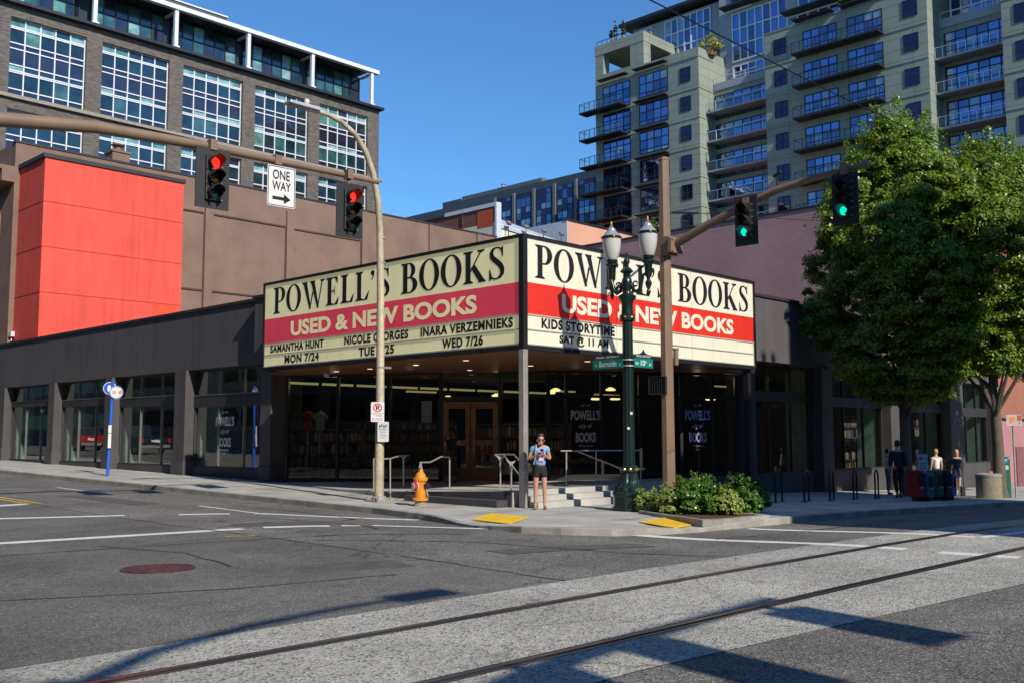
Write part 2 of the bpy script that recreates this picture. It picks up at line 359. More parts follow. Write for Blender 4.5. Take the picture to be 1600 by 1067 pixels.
def serif_glyph(ch):
    p = []
    if ch in 'PBELK':
        s0, s1 = .10, .285
        p += [(1, rct(s0, 0, s1, 1)), (1, foot(s0, s1, 0, 1)), (1, foot(s0, s1, 1, -1))]
    if ch == 'P':
        p += [(1, dee(.2, .66, .43, 1)), (-1, dee(.285, .475, .475, .957)), (1, rct(.10, 0, .285, .99))]; w = .68
    elif ch == 'B':
        p += [(1, dee(.2, .61, .49, 1)), (-1, dee(.285, .44, .535, .957)), (1, dee(.2, .70, 0, .53)), (-1, dee(.285, .505, .043, .487)), (1, rct(.10, .01, .285, .99))]; w = .73
    elif ch == 'O':
        p = [(1, ell(.41, .5, .40, .515, 44)), (-1, ell(.41, .5, .215, .472, 44))]; w = .83
    elif ch == 'E':
        p += [(1, rct(.2, 0, .60, .045)), (1, [(.45, .03), (.60, .03), (.66, .27), (.635, .27)]), (1, rct(.2, .955, .57, 1)), (1, [(.44, .97), (.59, .97), (.60, .76), (.575, .76)]),
              (1, rct(.2, .48, .45, .525)), (1, [(.40, .5), (.43, .36), (.455, .36), (.455, .65), (.43, .65)])]; w = .70
    elif ch == 'L':
        p += [(1, rct(.2, 0, .58, .045)), (1, [(.43, .03), (.58, .03), (.65, .30), (.625, .30)])]; w = .67
    elif ch == 'K':
        p += [(1, [(.25, .36), (.62, .95), (.68, .95), (.25, .28)]), (1, [(.29, .48), (.43, .58), (.83, .0), (.60, .0)]), (1, foot(.62, .70, 1, -1, .10)), (1, foot(.62, .77, 0, 1, .07))]; w = .88
    elif ch == 'W':
        for o in (0, .40):
            p += [(1, [(.05+o, 1), (.25+o, 1), (.49+o, 0), (.40+o, -.02)])]
        p += [(1, [(.40, -.02), (.45, -.02), (.60, .55), (.545, .62)]), (1, [(.80, -.02), (.85, -.02), (1.09, 1), (1.03, 1)]), (1, foot(.07, .235, 1, -1, .07)), (1, foot(.47, .635, 1, -1, .06)), (1, foot(1.03, 1.09, 1, -1, .10))]; w = 1.2
    elif ch == 'S':
        C = [(.50, .80, .02), (.47, .90, .035), (.38, .962, .025), (.28, .972, .022), (.18, .93, .045), (.125, .82, .066), (.145, .70, .078), (.23, .61, .082), (.34, .52, .085), (.44, .42, .084), (.50, .31, .08), (.50, .18, .07), (.43, .08, .05), (.31, .03, .024), (.20, .035, .025), (.11, .10, .032), (.075, .22, .016)]
        A = []; B = []
        for i, (x, y, h) in enumerate(C):
            x0, y0, _ = C[max(0, i-1)]; x1, y1, _ = C[min(len(C)-1, i+1)]; l = math.hypot(x1-x0, y1-y0); nx, ny = -(y1-y0)/l, (x1-x0)/l
            A.append((x+nx*h, y+ny*h)); B.append((x-nx*h, y-ny*h))
        p = [(1, A+B[::-1]), (1, [(.535, .68), (.505, .68), (.44, .93), (.525, 1.0), (.535, 1.0)]), (1, [(.045, .33), (.075, .33), (.16, .06), (.07, -.015), (.045, -.015)])]; w = .66
    elif ch == "'":
        p = [(1, ell(.10, .90, .085, .085, 18)), (1, [(.185, .90), (.17, .78), (.10, .68), (.05, .65), (.04, .68), (.09, .74), (.11, .82), (.10, .9)])]; w = .25
    else: return [], .34
    return p, w
GC = {}
def serif_line(txt, track=.03):
    V = []; Fc = []; x = 0
    for ch in txt:
        if ch not in GC:
            p, wd = serif_glyph(ch); GC[ch] = (paint(p) if p else ([], []), wd)
        (vs, fs), wd = GC[ch]; b = len(V)
        V += [(px+x, py) for px, py in vs]; Fc += [tuple(b+i for i in f) for f in fs]; x += wd+track
    return V, Fc
def sans_line(txt, bold=0, shear=0, space=1.0):
    c = bpy.data.curves.new('line', 'FONT'); c.body = txt; c.size = 1; c.offset = bold; c.shear = shear; c.space_character = space; c.resolution_u = 4
    o = bpy.data.objects.new('line', c); COL.objects.link(o)
    me = bpy.data.meshes.new_from_object(o.evaluated_get(bpy.context.evaluated_depsgraph_get()))
    V = [(v.co.x, v.co.y) for v in me.vertices]; Fc = [tuple(p.vertices) for p in me.polygons]
    bpy.data.objects.remove(o); bpy.data.curves.remove(c); bpy.data.meshes.remove(me)
    return V, Fc
def letter(mb, txt, O, u, v, n, x0, x1, y0, y1, serif=False, bold=.012, off=.008, shear=0, space=1.0):
    """lay one line of text in the rectangle x0..x1, y0..y1 of the plane O,u,v and stand it off by `off`"""
    V, Fc = serif_line(txt) if serif else sans_line(txt, bold, shear, space)
    if not V: return
    O = Vector(O); u = Vector(u); v = Vector(v); n = Vector(n)
    a0 = min(p[0] for p in V); a1 = max(p[0] for p in V); b0 = min(p[1] for p in V); b1 = max(p[1] for p in V)
    vs = [O+u*(x0+(p[0]-a0)/(a1-a0)*(x1-x0))+v*(y0+(p[1]-b0)/(b1-b0)*(y1-y0))+n*off for p in V]
    flip = u.cross(v).dot(n) < 0
    mb.add(vs, [f[::-1] if flip else f for f in Fc])

# ------------------------------------------------------------------ ground, kerbs, rails, markings
asphalt = aggregate('asphalt', (.162, .153, .137), (.33, .315, .285), (.065, .062, .058), 60, big=.30, amt=.9)
asphalt2 = aggregate('asphalt_patch', (.145, .138, .126), (.27, .258, .238), (.068, .066, .064), 74, big=.30, amt=.8)
bedmat = aggregate('track_concrete', (.41, .392, .345), (.53, .505, .445), (.13, .125, .115), 52, big=.24, amt=.9)
concrete = M('pavement', (.43, .415, .375), .9, 0, .22, .9, .25, 60, fine=.12, spots=.26)
curbmat = M('kerb_concrete', (.32, .30, .265), .9, 0, .30, 2.0, .3, 50, fine=.2, spots=.3)
white = M('road_paint', (.72, .71, .67), .7, 0, .10, 8, .2, 50, fine=.16)
yellowp = M('yellow_paint', (.62, .40, .05), .7, 0, .15, 8, fine=.15)
steel = M('rail_steel', (.20, .18, .165), .3, .9, .2, 6)
dark = M('dark_gap', (.02, .02, .02), .9)

def span(a, b, fine0, fine1, st, coarse):
    out = []; t = a
    while t < b:
        out.append(t); t += st if fine0 <= t < fine1 else coarse
    return out+[b]
xs = span(-400, -30, 0, 0, 1, 40)[:-1]+span(-30, 40, -15, 6, .25, 1.0)[:-1]+span(40, 700, 0, 0, 1, 40); ys = span(-300, -20, 0, 0, 1, 40)[:-1]+span(-20, 60, -13, 18, .25, 1.0)[:-1]+span(60, 700, 0, 0, 1, 40)
V = [(x, y, street(x, y)) for x in xs for y in ys]; ny = len(ys)
sm = MB(); sm.add(V, [(i*ny+j, (i+1)*ny+j, (i+1)*ny+j+1, i*ny+j+1) for i in range(len(xs)-1) for j in range(ny-1)])
struct(sm.build('street', asphalt, smooth=True))

def patch(name, poly, fn, mat, step=1.0, off=0.0):
    """a sheet that follows the ground inside a polygon"""
    P = []
    for i, a in enumerate(poly):
        b = poly[(i+1) % len(poly)]; n = max(1, int(math.dist(a, b)/step))
        P += [(a[0]+(b[0]-a[0])*k/n, a[1]+(b[1]-a[1])*k/n) for k in range(n)]
    n = len(P); vs = [Vector(p) for p in P]; ed = [(i, (i+1) % n) for i in range(n)]
    x0, x1 = min(p[0] for p in P), max(p[0] for p in P); y0, y1 = min(p[1] for p in P), max(p[1] for p in P)
    x = math.floor(x0)+.02
    while x < x1:
        y = math.floor(y0)+.013
        while y < y1:
            if inpoly(x, y, P) and min(math.dist((x, y), p) for p in P) > .35: vs.append(Vector((x, y)))
            y += step
        x += step
    r = delaunay_2d_cdt(vs, ed, [], 1, 1e-5)
    mb = MB(); mb.add([(p.x, p.y, fn(p.x, p.y)+off) for p in r[0]], [tuple(f) for f in r[2]])
    return struct(mb.build(name, mat, smooth=True))
KERB = [(-2.2, 80), (-2.2, 40), (-2.2, 25), (-2.2, 12), (-2.25, 5), (-2.32, 2.4), (-2.6, .6), (-3.0, -1), (-3.3, -2.3), (-3.35, -3.1), (-3.1, -3.8), (-2.6, -4.5), (-1.9, -4.95), (-1.0, -5.15), (.2, -5.25), (2, -5.3), (8, -5.3), (20, -5.3), (40, -5.3), (95, -5.3)]
def densify(L, st):
    out = []
    for a, b in zip(L, L[1:]):
        n = max(1, int(math.dist(a, b)/st)); out += [(a[0]+(b[0]-a[0])*k/n, a[1]+(b[1]-a[1])*k/n) for k in range(n)]
    return out+[L[-1]]
def offset(L, d):
    out = []
    for i, p in enumerate(L):
        a = L[max(0, i-1)]; b = L[min(len(L)-1, i+1)]; l = math.dist(a, b); out.append((p[0]-(b[1]-a[1])/l*d, p[1]+(b[0]-a[0])/l*d))
    return out
K0 = densify(KERB, .5); K1 = offset(K0, .15)
near = densify([p for p in KERB if p[0] < 42 and p[1] < 45], .5); nearin = offset(near, .148)
patch('pavement', nearin+[(42, 2.6), (12, 2.6), (2.6, 12), (2.6, 45)], walk, concrete, .8)
patch('far_pavement', [(-2.05, 45), (2.6, 45), (2.6, 80), (-2.05, 80)], walk, concrete, 3)
patch('far_pavement', [(42, -5.15), (95, -5.15), (95, 2.6), (42, 2.6)], walk, concrete, 3)
mb = MB(); n = len(K0)
mb.add([(p[0], p[1], street(*p)-.1) for p in K0]+[(p[0], p[1], walk(*p)-.008) for p in K0]+[(p[0]+(q[0]-p[0])*.1, p[1]+(q[1]-p[1])*.1, walk(*p)+.004) for p, q in zip(K0, K1)]+[(p[0], p[1], walk(*p)+.004) for p in K1]+[(p[0], p[1], walk(*p)-.2) for p in K1],
       [(k*n+i, k*n+i+1, (k+1)*n+i+1, (k+1)*n+i) for k in range(4) for i in range(n-1)])
struct(mb.build('kerb', curbmat))
# scored joints of the pavement slabs: thin dark grooves as sheets
mb = MB()
def strip(mb, a, b, wd, fn, off, st=.7, taper=0, wob=0):
    n = max(1, int(math.dist(a, b)/st)); l = math.dist(a, b); nx, ny = -(b[1]-a[1])/l*wd/2, (b[0]-a[0])/l*wd/2; vs = []
    for k in range(n+1):
        x = a[0]+(b[0]-a[0])*k/n; y = a[1]+(b[1]-a[1])*k/n; q = 1+(random.uniform(-wob, wob) if wob else 0)
        for s in (-1, 1): vs.append((x+s*nx*q, y+s*ny*q, fn(x+s*nx, y+s*ny)+off))
    mb.add(vs, [(2*k, 2*k+2, 2*k+3, 2*k+1) for k in range(n)])
for k in range(22):
    y = 1.6+k*1.55; strip(mb, (-2.0, y), (1.0, y), .022, walk, .004)
strip(mb, (-.55, 1.6), (-.55, 36), .022, walk, .0045); strip(mb, (.75, 7), (.75, 36), .022, walk, .0045)
for k in range(20):
    x = 1.2+k*1.6; strip(mb, (x, -5.1), (x, -.4), .022, walk, .004)
strip(mb, (-1.5, -3.4), (34, -3.4), .022, walk, .0045); strip(mb, (-2.4, -1.7), (34, -1.7), .022, walk, .0045)
strip(mb, (-2.6, -.4), (.1, -.4), .022, walk, .0045)
struct(mb.build('pavement_joints', M('joint', (.13, .125, .115), .95)))
# streetcar track: concrete bed, two grooved rails
bed = [(-60, -7.78), (-8.5, -7.80), (-4.7, -7.85), (0, -8.1), (8, -8.3), (60, -8.3), (60, -11.7), (-3.9, -11.62), (-10.5, -11.0), (-60, -10.9)]
patch('track_bed', bed, street, bedmat, 1.0, .006)
mb = MB(); mg = MB()
for y0 in (-8.62, -10.2):
    def ry(x): return y0-.0105*max(0, x+12)*1.0-(.012*max(0, x+6) if x < 3 else .108)
    L = [(-60+i, ry(-60+i)) for i in range(121)]
    for a, b in zip(L, L[1:]):
        strip(mb, a, b, .058, street, .012, 2); strip(mg, (a[0], a[1]-.055), (b[0], b[1]-.055), .05, street, .010, 2)
        strip(mg, (a[0], a[1]+.042), (b[0], b[1]+.042), .022, street, .010, 2); strip(mb, (a[0], a[1]-.095), (b[0], b[1]-.095), .025, street, .012, 2)
struct(mg.build('rail_groove', dark)); struct(mb.build('streetcar_rail', steel))
patch('asphalt_repair', [(-30, -7.79), (-7.6, -7.82), (-7.35, -5), (-7.2, -1.75), (-7.2, 4), (-7.2, 10.6), (-7.3, 30), (-12, 30), (-30, 30)], street, asphalt2, 1.2, .004)
for P in ([(-6.6, .9), (-5.0, .25), (-4.8, .8), (-6.3, 1.5)], [(-9.2, -5.2), (-7.9, -5.6), (-7.7, -4.9), (-9.0, -4.4)], [(-6.2, -5.6), (-3.6, -6.2), (-3.5, -5.6), (-6.1, -5.0)], [(-5.6, 7), (-4.9, 7), (-5.0, 11), (-5.7, 11)], [(-12.4, -2.2), (-11.4, -2.4), (-11.2, -1.7), (-12.2, -1.5)]): patch('asphalt_repair', P, street, M('fresh_tar', (.095, .092, .088), .9, 0, .25, 3, .4, 70, fine=.3), .6, .0055)
mb = MB()
tar = [[(-7.2, 12), (-7.22, 4), (-7.2, -1.75), (-7.35, -5), (-7.6, -7.8)], [(-12, -.5), (-8.5, -1.1), (-6.2, -1.6), (-4.4, -2.9)], [(-5.2, 2.4), (-4.6, .2), (-4.9, -1.1)], [(-3.6, 6), (-3.4, 3), (-3.7, 1.2)], [(-13, -4.4), (-10.5, -5.6), (-8.6, -6.0)], [(-6.9, -2), (-5.4, -4), (-4.9, -6.5), (-4.2, -7.7)], [(-3.2, 1.5), (-4.2, .9), (-5.6, 1.3), (-6.9, 1.0)], [(-9.6, -.4), (-9.2, -2.2), (-9.5, -4.0)], [(-2, -6.2), (1, -6.6), (5, -6.5)]]
for L in tar:
    L = densify(L, .35); L = [(x+random.uniform(-.03, .03), y+random.uniform(-.03, .03)) for x, y in L]
    for a, b in zip(L, L[1:]): strip(mb, a, b, random.uniform(.02, .06), street, .0075, 1)
struct(mb.build('tar_seam', M('tar', (.04, .04, .042), .6)))
mb = MB(); my = MB()
for a, b, wd in (((-13.5, 1.45), (-6.68, .47), .30), ((-12, 6.66), (-6.94, 4.49), .28), ((-6.06, 3.95), (-5.13, 3.55), .26), ((-4.42, 6.1), (-4.53, 3.35), .11), ((-4.59, 3.43), (-2.75, .34), .28), ((-6.3, .42), (-5.25, -.10), .28), ((-5.06, -.2), (-4.75, -.36), .22), ((-4.52, -.42), (-2.75, -2.7), .26),
                 ((-9.6, 8.2), (-7.33, 8.68), .35), ((-4.19, 14.8), (-4.24, 11.2), .12), ((-4.2, 24), (-4.2, 20.5), .12), ((-4.2, 33), (-4.2, 29.5), .12),
                 ((-2.22, -3.95), (-1.88, -9.25), .30), ((.28, -5.42), (.68, -9.31), .28), ((-1.95, -9.75), (-1.85, -10.75), .30), ((.70, -9.40), (7, -9.9), .16), ((-1.7, -11.7), (-1.55, -15), .3)):
    strip(mb, a, b, wd, street, .0065, .25, wob=.10)
struct(mb.build('road_marking', white))
for dx in (-.12, .12): strip(my, (-7.12+dx, 8.6), (-7.12+dx, 40), .11, street, .009, .6, wob=.1)
strip(my, (-7.6, -.55), (-7.2, -.75), .10, street, .009)
struct(my.build('yellow_marking', yellowp))
# yellow tactile pads at the kerb ramps
def pad(P, label):
    a, b, c, d = [Vector((p[0], p[1], walk(p[0], p[1])+.006)) for p in P]
    mb = MB(); mb.add([a, b, c, d]+[p+Vector((0, 0, .012)) for p in (a, b, c, d)], [(4, 5, 6, 7), (0, 1, 5, 4), (1, 2, 6, 5), (2, 3, 7, 6), (3, 0, 4, 7)])
    for i in range(14):
        for j in range(9):
            u, v = (i+.5)/14, (j+.5)/9; p = (a*(1-u)+b*u)*(1-v)+(d*(1-u)+c*u)*v+Vector((0, 0, .012))
            mb.lathe(p, [(.022, 0), (.014, .007)], 6)
    tag(mb.build('tactile_pad', M('tactile_yellow', (.78, .50, .03), .6, 0, .10, 5, fine=.1)), label, 'tactile paving', 'tactile pads at the kerb ramps')
pad([(-2.55, -1.0), (-1.66, -.62), (-1.68, -1.72), (-2.62, -2.1)], 'yellow tactile paving pad on the pavement in front of the woman and the steel post')
pad([(-.9, -3.80), (.08, -3.72), (-.22, -4.66), (-1.2, -4.80)], 'yellow tactile paving pad beside the concrete edge of the shrub bed')
# manhole
c = atg(247, 889, street); zc = street(c[0], c[1]); mb = MB()
mb.lathe((c[0], c[1], zc+.005), [(.44, 0), (.44, .012), (.40, .012), (.40, .006), (.37, .006), (.37, .012), (.30, .012), (.29, .006), (.26, .006), (.25, .012), (.12, .013), (.11, .007), (.06, .012), (.001, .014)], 40)
for k in range(24):
    a = 2*math.pi*k/24; mb.lathe((c[0]+.20*math.cos(a), c[1]+.20*math.sin(a), zc+.015), [(.016, 0), (.010, .008)], 6)
tag(mb.build('manhole_cover', M('iron_red', (.105, .045, .042), .55, .3, .25, 9, .3, 40, fine=.2)), 'round reddish iron manhole cover set in the asphalt', 'manhole cover')

# ------------------------------------------------------------------ the corner bookstore
charcoal = M('charcoal_stucco', (.090, .083, .088), .85, 0, .10, .8, .15, 25, fine=.08, streak=.12)
charcoal2 = M('charcoal_trim', (.035, .034, .038), .6, 0, .12, 2)
pilm = M('pilaster_paint', (.075, .069, .071), .75, 0, .12, 1.5, .12, 25, fine=.06, streak=.12)
bronze = M('dark_frame', (.035, .034, .036), .4, .4)
alu = M('grey_mullion', (.26, .27, .26), .4, .6)
store_glass = glass('store_glass')
stainless = M('stainless', (.52, .49, .44), .42, .55, .12, 5)
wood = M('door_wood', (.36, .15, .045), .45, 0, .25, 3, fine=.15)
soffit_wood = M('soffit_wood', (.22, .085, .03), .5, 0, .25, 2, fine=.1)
shop = thing('bookstore', 'low charcoal corner bookshop with plate glass windows under a big cream sign', 'shop building', (0, 0, 0))
def part(name, mb, mat, parent, **k): return mb.build(name, mat, parent, **k)
mb = MB(); mb.box(1.6, 1.92, 13.2, 36.98, 3.95, 6.02); part('fascia', mb, charcoal, shop)
mb = MB(); mb.box(1.28, 1.62, 8.0, 13.2, 3.95, 6.02); part('fascia', mb, charcoal, shop)
mb = MB(); mb.box(14.95, 35, 1.6, 1.92, 3.95, 6.02); part('fascia', mb, charcoal, shop)
mb = MB(); mb.box(8.0, 14.95, 1.28, 1.62, 3.95, 6.02); part('fascia', mb, charcoal, shop)
for a in ((1.54, 1.98, 13.26, 36.98), (1.22, 1.9, 7.9, 13.26), (15.01, 35, 1.54, 1.98), (7.9, 15.01, 1.22, 1.9)): mb = MB(); mb.box(*a, 6.021, 6.11); part('coping', mb, charcoal2, shop)
mb = MB(); mb.prism([(1.93, 13.3), (1.93, 36.97), (34.98, 36.97), (34.98, 1.93), (14.9, 1.93), (12, 1.93), (8, .6), (.6, .6), (.6, 8)], 4.25, 5.2)
part('roof', mb, M('roof_gravel', (.2, .19, .18), .95, fine=.2), shop)
BAYS_L = [(13.1, 18.05), (18.84, 24.0), (24.6, 29.67), (30.3, 35.6)]
def pil_l(y0, y1):
    z0 = min(g(1.6, y0), g(1.6, y1))-.1; m = MB(); m.box(1.5, 2.1, y0, y1, z0, 3.95); m.box(1.45, 2.12, y0-.05, y1+.05, z0, .62+.02*(y0-12)); part('pilaster', m, pilm, shop)
for y0, y1 in ((12.5, 13.1), (18.05, 18.84), (24.0, 24.6), (29.67, 30.3), (35.6, 36.97)): pil_l(y0, y1)
BAYS_R = [(12.45, 16.95), (17.76, 22.65), (23.43, 28.8), (30.35, 34.3)]
def pil_r(x0, x1):
    m = MB(); m.box(x0, x1, 1.5, 2.1, g(x1, 1.6)-.1, 3.95); part('pilaster', m, pilm, shop)
for a, b in ((11.7, 12.45), (16.95, 17.76), (22.65, 23.43), (28.8, 30.35), (34.3, 35.0)): pil_r(a, b)
SILL_L = .52; SILL_R = .3
for (y0, y1) in BAYS_L:
    sl_ = .50+.02*(y0-13)*0; tr0, tr1 = 2.62+.022*(y0-13), 3.02+.012*(y0-13)
    m = MB(); m.box(1.78, 2.1, y0, y1, g(1.6, y0)-.15, sl_); part('bulkhead', m, pilm, shop)
    f = MB(); f.box(1.84, 2.0, y0, y1, tr0, tr1); f.box(1.82, 2.0, y0, y1, sl_, sl_+.06); f.box(1.86, 2.0, y0, y1, 3.88, 3.95)
    f.box(1.86, 2.0, y0, y0+.06, sl_+.06, tr0); f.box(1.86, 2.0, y1-.06, y1, sl_+.06, tr0); f.box(1.86, 2.0, y0, y0+.06, tr1, 3.88); f.box(1.86, 2.0, y1-.06, y1, tr1, 3.88)
    wn = part('window', f, charcoal2, shop)
    f = MB()
    for k in (1, 2):
        yc = y0+(y1-y0)*k/3; f.box(1.88, 1.97, yc-.03, yc+.03, sl_+.06, tr0); f.box(1.88, 1.97, yc-.03, yc+.03, tr1, 3.88)
    f.box(1.825, 1.85, y0+.06, y1-.06, tr1, tr1+.035); part('mullion', f, alu, wn)
    f = MB(); f.quad((1.93, y0+.05, sl_+.05), (1.93, y1-.05, sl_+.05), (1.93, y1-.05, tr0+.01), (1.93, y0+.05, tr0+.01)); f.quad((1.93, y0+.05, tr1-.01), (1.93, y1-.05, tr1-.01), (1.93, y1-.05, 3.9), (1.93, y0+.05, 3.9))
    part('pane', f, store_glass, wn)
    m = MB(); m.box(2.12, 2.9, y1-.02, y1+.06, .5, 3.9); part('jamb', m, M('jamb_mint', (.42, .58, .50), .7), shop)
for i, (x0, x1) in enumerate(BAYS_R):
    zs_ = SILL_R; tr0, tr1 = 2.72-.016*(x0-12), 3.05-.012*(x0-12)
    m = MB(); m.box(x0, x1, 1.78, 2.1, g(x1, 1.6)-.15, zs_); part('bulkhead', m, pilm, shop)
    f = MB(); f.box(x0, x1, 1.84, 2.0, tr0, tr1); f.box(x0, x1, 1.82, 2.0, zs_, zs_+.06); f.box(x0, x1, 1.86, 2.0, 3.88, 3.95)
    f.box(x0, x0+.06, 1.86, 2.0, zs_+.06, tr0); f.box(x1-.06, x1, 1.86, 2.0, zs_+.06, tr0); f.box(x0, x0+.06, 1.86, 2.0, tr1, 3.88); f.box(x1-.06, x1, 1.86, 2.0, tr1, 3.88)
    wn = part('window', f, charcoal2, shop); f = MB()
    for k in (1, 2):
        xc = x0+(x1-x0)*k/3; f.box(xc-.03, xc+.03, 1.88, 1.97, zs_+.06, tr0); f.box(xc-.03, xc+.03, 1.88, 1.97, tr1, 3.88)
    part('mullion', f, bronze, wn)
    f = MB(); f.quad((x0+.05, 1.93, zs_+.05), (x1-.05, 1.93, zs_+.05), (x1-.05, 1.93, tr0+.01), (x0+.05, 1.93, tr0+.01)); f.quad((x0+.05, 1.93, tr1-.01), (x1-.05, 1.93, tr1-.01), (x1-.05, 1.93, 3.9), (x0+.05, 1.93, 3.9))
    part('pane', f, store_glass, wn)
    m = MB(); m.box(x1-.02, x1+.06, 2.12, 2.9, .3, 3.9); part('jamb', m, MATS['jamb_mint'], shop)
# entry platform, steps, diagonal shop front
PF = [(-.05, .3, .36), (5.6, .3, .36), (6.6, .9, .36), (11.7, 1.75, .30), (6.1, 4.75, .24), (5.75, 6.4, .22), (4.45, 7.7, .21), (2.0, 12.3, .14), (1.45, 11.2, .125), (.55, 7.5, .13), (.12, 5.0, .18), (-.05, 2.6, .27)]
mb = MB(); n = len(PF); mb.add(PF+[(p[0], p[1], -.4) for p in PF], [tuple(range(n))]+[(i, n+i, n+(i+1) % n, (i+1) % n) for i in range(n)])
part('entry_platform', mb, concrete, shop)
riser = M('dark_riser', (.055, .055, .062), .9, 0, .15, 2)
mb = MB(); mb.box(-.40, -.052, .45, 3.6, -.3, .15); part('step', mb, riser, shop)
mb = MB(); mb.add([(-.058, .32, -.2), (-.058, 2.6, -.2), (-.058, 2.6, .262), (-.058, .32, .352)], [(0, 1, 2, 3)]); mb.add([(.112, 5.0, -.2), (.112, 5.0, .175), (-.058, 2.6, .262), (-.058, 2.6, -.2)], [(0, 1, 2, 3)]); part('riser', mb, riser, shop)
mb = MB(); mb.box(.17, 5.7, -.27, .31, -.3, .12); part('step', mb, concrete, shop)
mb = MB(); mb.box(.17, 5.4, .0, .31, -.3, .24); part('step', mb, concrete, shop)
mb = MB(); mb.box(5.75, 11.7, 1.2, 1.6, -.6, .34); part('bulkhead', mb, pilm, shop)
mb = MB(); mb.prism([(2.0, 12.4), (11.8, 1.85), (34.9, 2.0), (34.9, 36.9), (2.05, 36.9)], lambda x, y: -1.2, lambda x, y: .1 if x < 20 else .06); part('floor', mb, M('shop_floor', (.10, .085, .07), .6), shop)
SEG = [((2.0, 12.3), (4.45, 7.7)), ((4.45, 7.7), (5.75, 6.4)), ((5.75, 6.4), (6.1, 4.75)), ((6.1, 4.75), (11.65, 1.75))]
def wallframe(a, b):
    u = Vector((b[0]-a[0], b[1]-a[1], 0)); l = u.length; u.normalize(); return Vector((a[0], a[1], 0)), u, Vector((0, 0, 1)), Vector((0, 0, 1)).cross(u)*-1, l
def segu(O, u, nn, px):
    r = Vector(ray(px, 680)); t = (O-Vector(CAM)).dot(nn)/r.dot(nn); return (Vector(CAM)+r*t-O).dot(u)
for si, (a, b) in enumerate(SEG):
    O, u, v, nn, l = wallframe(a, b); f = MB(); p = MB(); mu = MB()
    if nn.dot(Vector((-1, -1, 0))) < 0: nn = -nn
    hd = 3.55
    if si == 1:
        f.obox(O, u, v, nn, -.02, .08, .1, hd, -.06, .06); f.obox(O, u, v, nn, l-.08, l+.02, .1, hd, -.06, .06); f.obox(O, u, v, nn, .08, l-.08, 2.64, 2.78, -.055, .055)
        wn = part('window', f, bronze, shop)
        p.add([O+u*.08+v*2.78, O+u*(l-.08)+v*2.78, O+u*(l-.08)+v*hd, O+u*.08+v*hd], [(0, 1, 2, 3)]); part('pane', p, store_glass, wn); continue
    cuts = {0: [0, l*.34, l*.68, l], 2: [0, l], 3: [0]+[segu(O, u, nn, px) for px in (885, 940, 1000, 1064, 1113)]+[l]}[si]
    zb = .42 if si else .28
    f.obox(O, u, v, nn, 0, l, .0, zb, -.06, .07); f.obox(O, u, v, nn, 0, l, hd-.1, hd, -.05, .05)
    wn = part('window', f, bronze, shop)
    for c in cuts: mu.obox(O, u, v, nn, c-.045, c+.045, zb, hd-.1, -.05, .055)
    if si: mu.obox(O, u, v, nn, 0, l, 2.72, 2.80, -.04, .05)
    part('mullion', mu, bronze, wn)
    p.add([O+u*0+v*zb, O+u*l+v*zb, O+u*l+v*hd, O+v*hd], [(0, 1, 2, 3)]); part('pane', p, store_glass, wn)
# double doors
O, u, v, nn, l = wallframe(*SEG[1])
if nn.dot(Vector((-1, -1, 0))) < 0: nn = -nn
for k, (a, b) in enumerate(((.09, l/2-.01), (l/2+.01, l-.09))):
    f = MB(); o = 0 if k else .35; fw_ = .15; of = .012 if k == 0 else 0
    f.obox(O, u, v, nn, a, a+fw_, .23, 2.62, -.03+of, .04+of); f.obox(O, u, v, nn, b-fw_, b, .23, 2.62, -.03+of, .04+of)
    for z0, z1 in ((.23, .62), (1.28, 1.46), (2.42, 2.62)): f.obox(O, u, v, nn, a+fw_, b-fw_, z0, z1, -.028+of, .038+of)
    d = part('door', f, wood, shop); f = MB()
    for z0, z1 in ((.62, 1.28), (1.46, 2.42)): f.add([O+u*(a+fw_)+v*z0, O+u*(b-fw_)+v*z0, O+u*(b-fw_)+v*z1, O+u*(a+fw_)+v*z1], [(0, 1, 2, 3)])
    part('pane', f, store_glass, d); f = MB(); s = b-.08 if k == 0 else a+.08
    f.tube([O+u*s+v*1.1+nn*.11, O+u*s+v*1.55+nn*.11], .014, 8); f.tube([O+u*s+v*1.14+nn*.03, O+u*s+v*1.14+nn*.11], .01, 6); f.tube([O+u*s+v*1.51+nn*.03, O+u*s+v*1.51+nn*.11], .01, 6)
    part('handle', f, stainless, d)
    if k:
        f = MB(); f.obox(O, u, v, nn, a+fw_+.1, b-fw_-.1, 1.02, 1.14, .006, .010); part('notice', f, M('red_notice', (.42, .02, .02), .6), d)
        f = MB(); letter(f, 'OPEN DOOR', O, u, v, nn, a+fw_+.14, b-fw_-.14, 1.055, 1.105, bold=.01, off=.012)
    f = MB()
# grey poster beside the door
O, u, v, nn, l = wallframe(*SEG[0])
if nn.dot(Vector((-1, -1, 0))) < 0: nn = -nn
f = MB(); f.obox(O, u, v, nn, l-.62, l-.28, 2.0, 2.66, .004, .008); part('poster', f, M('poster_grey', (.20, .25, .23), .6), shop)
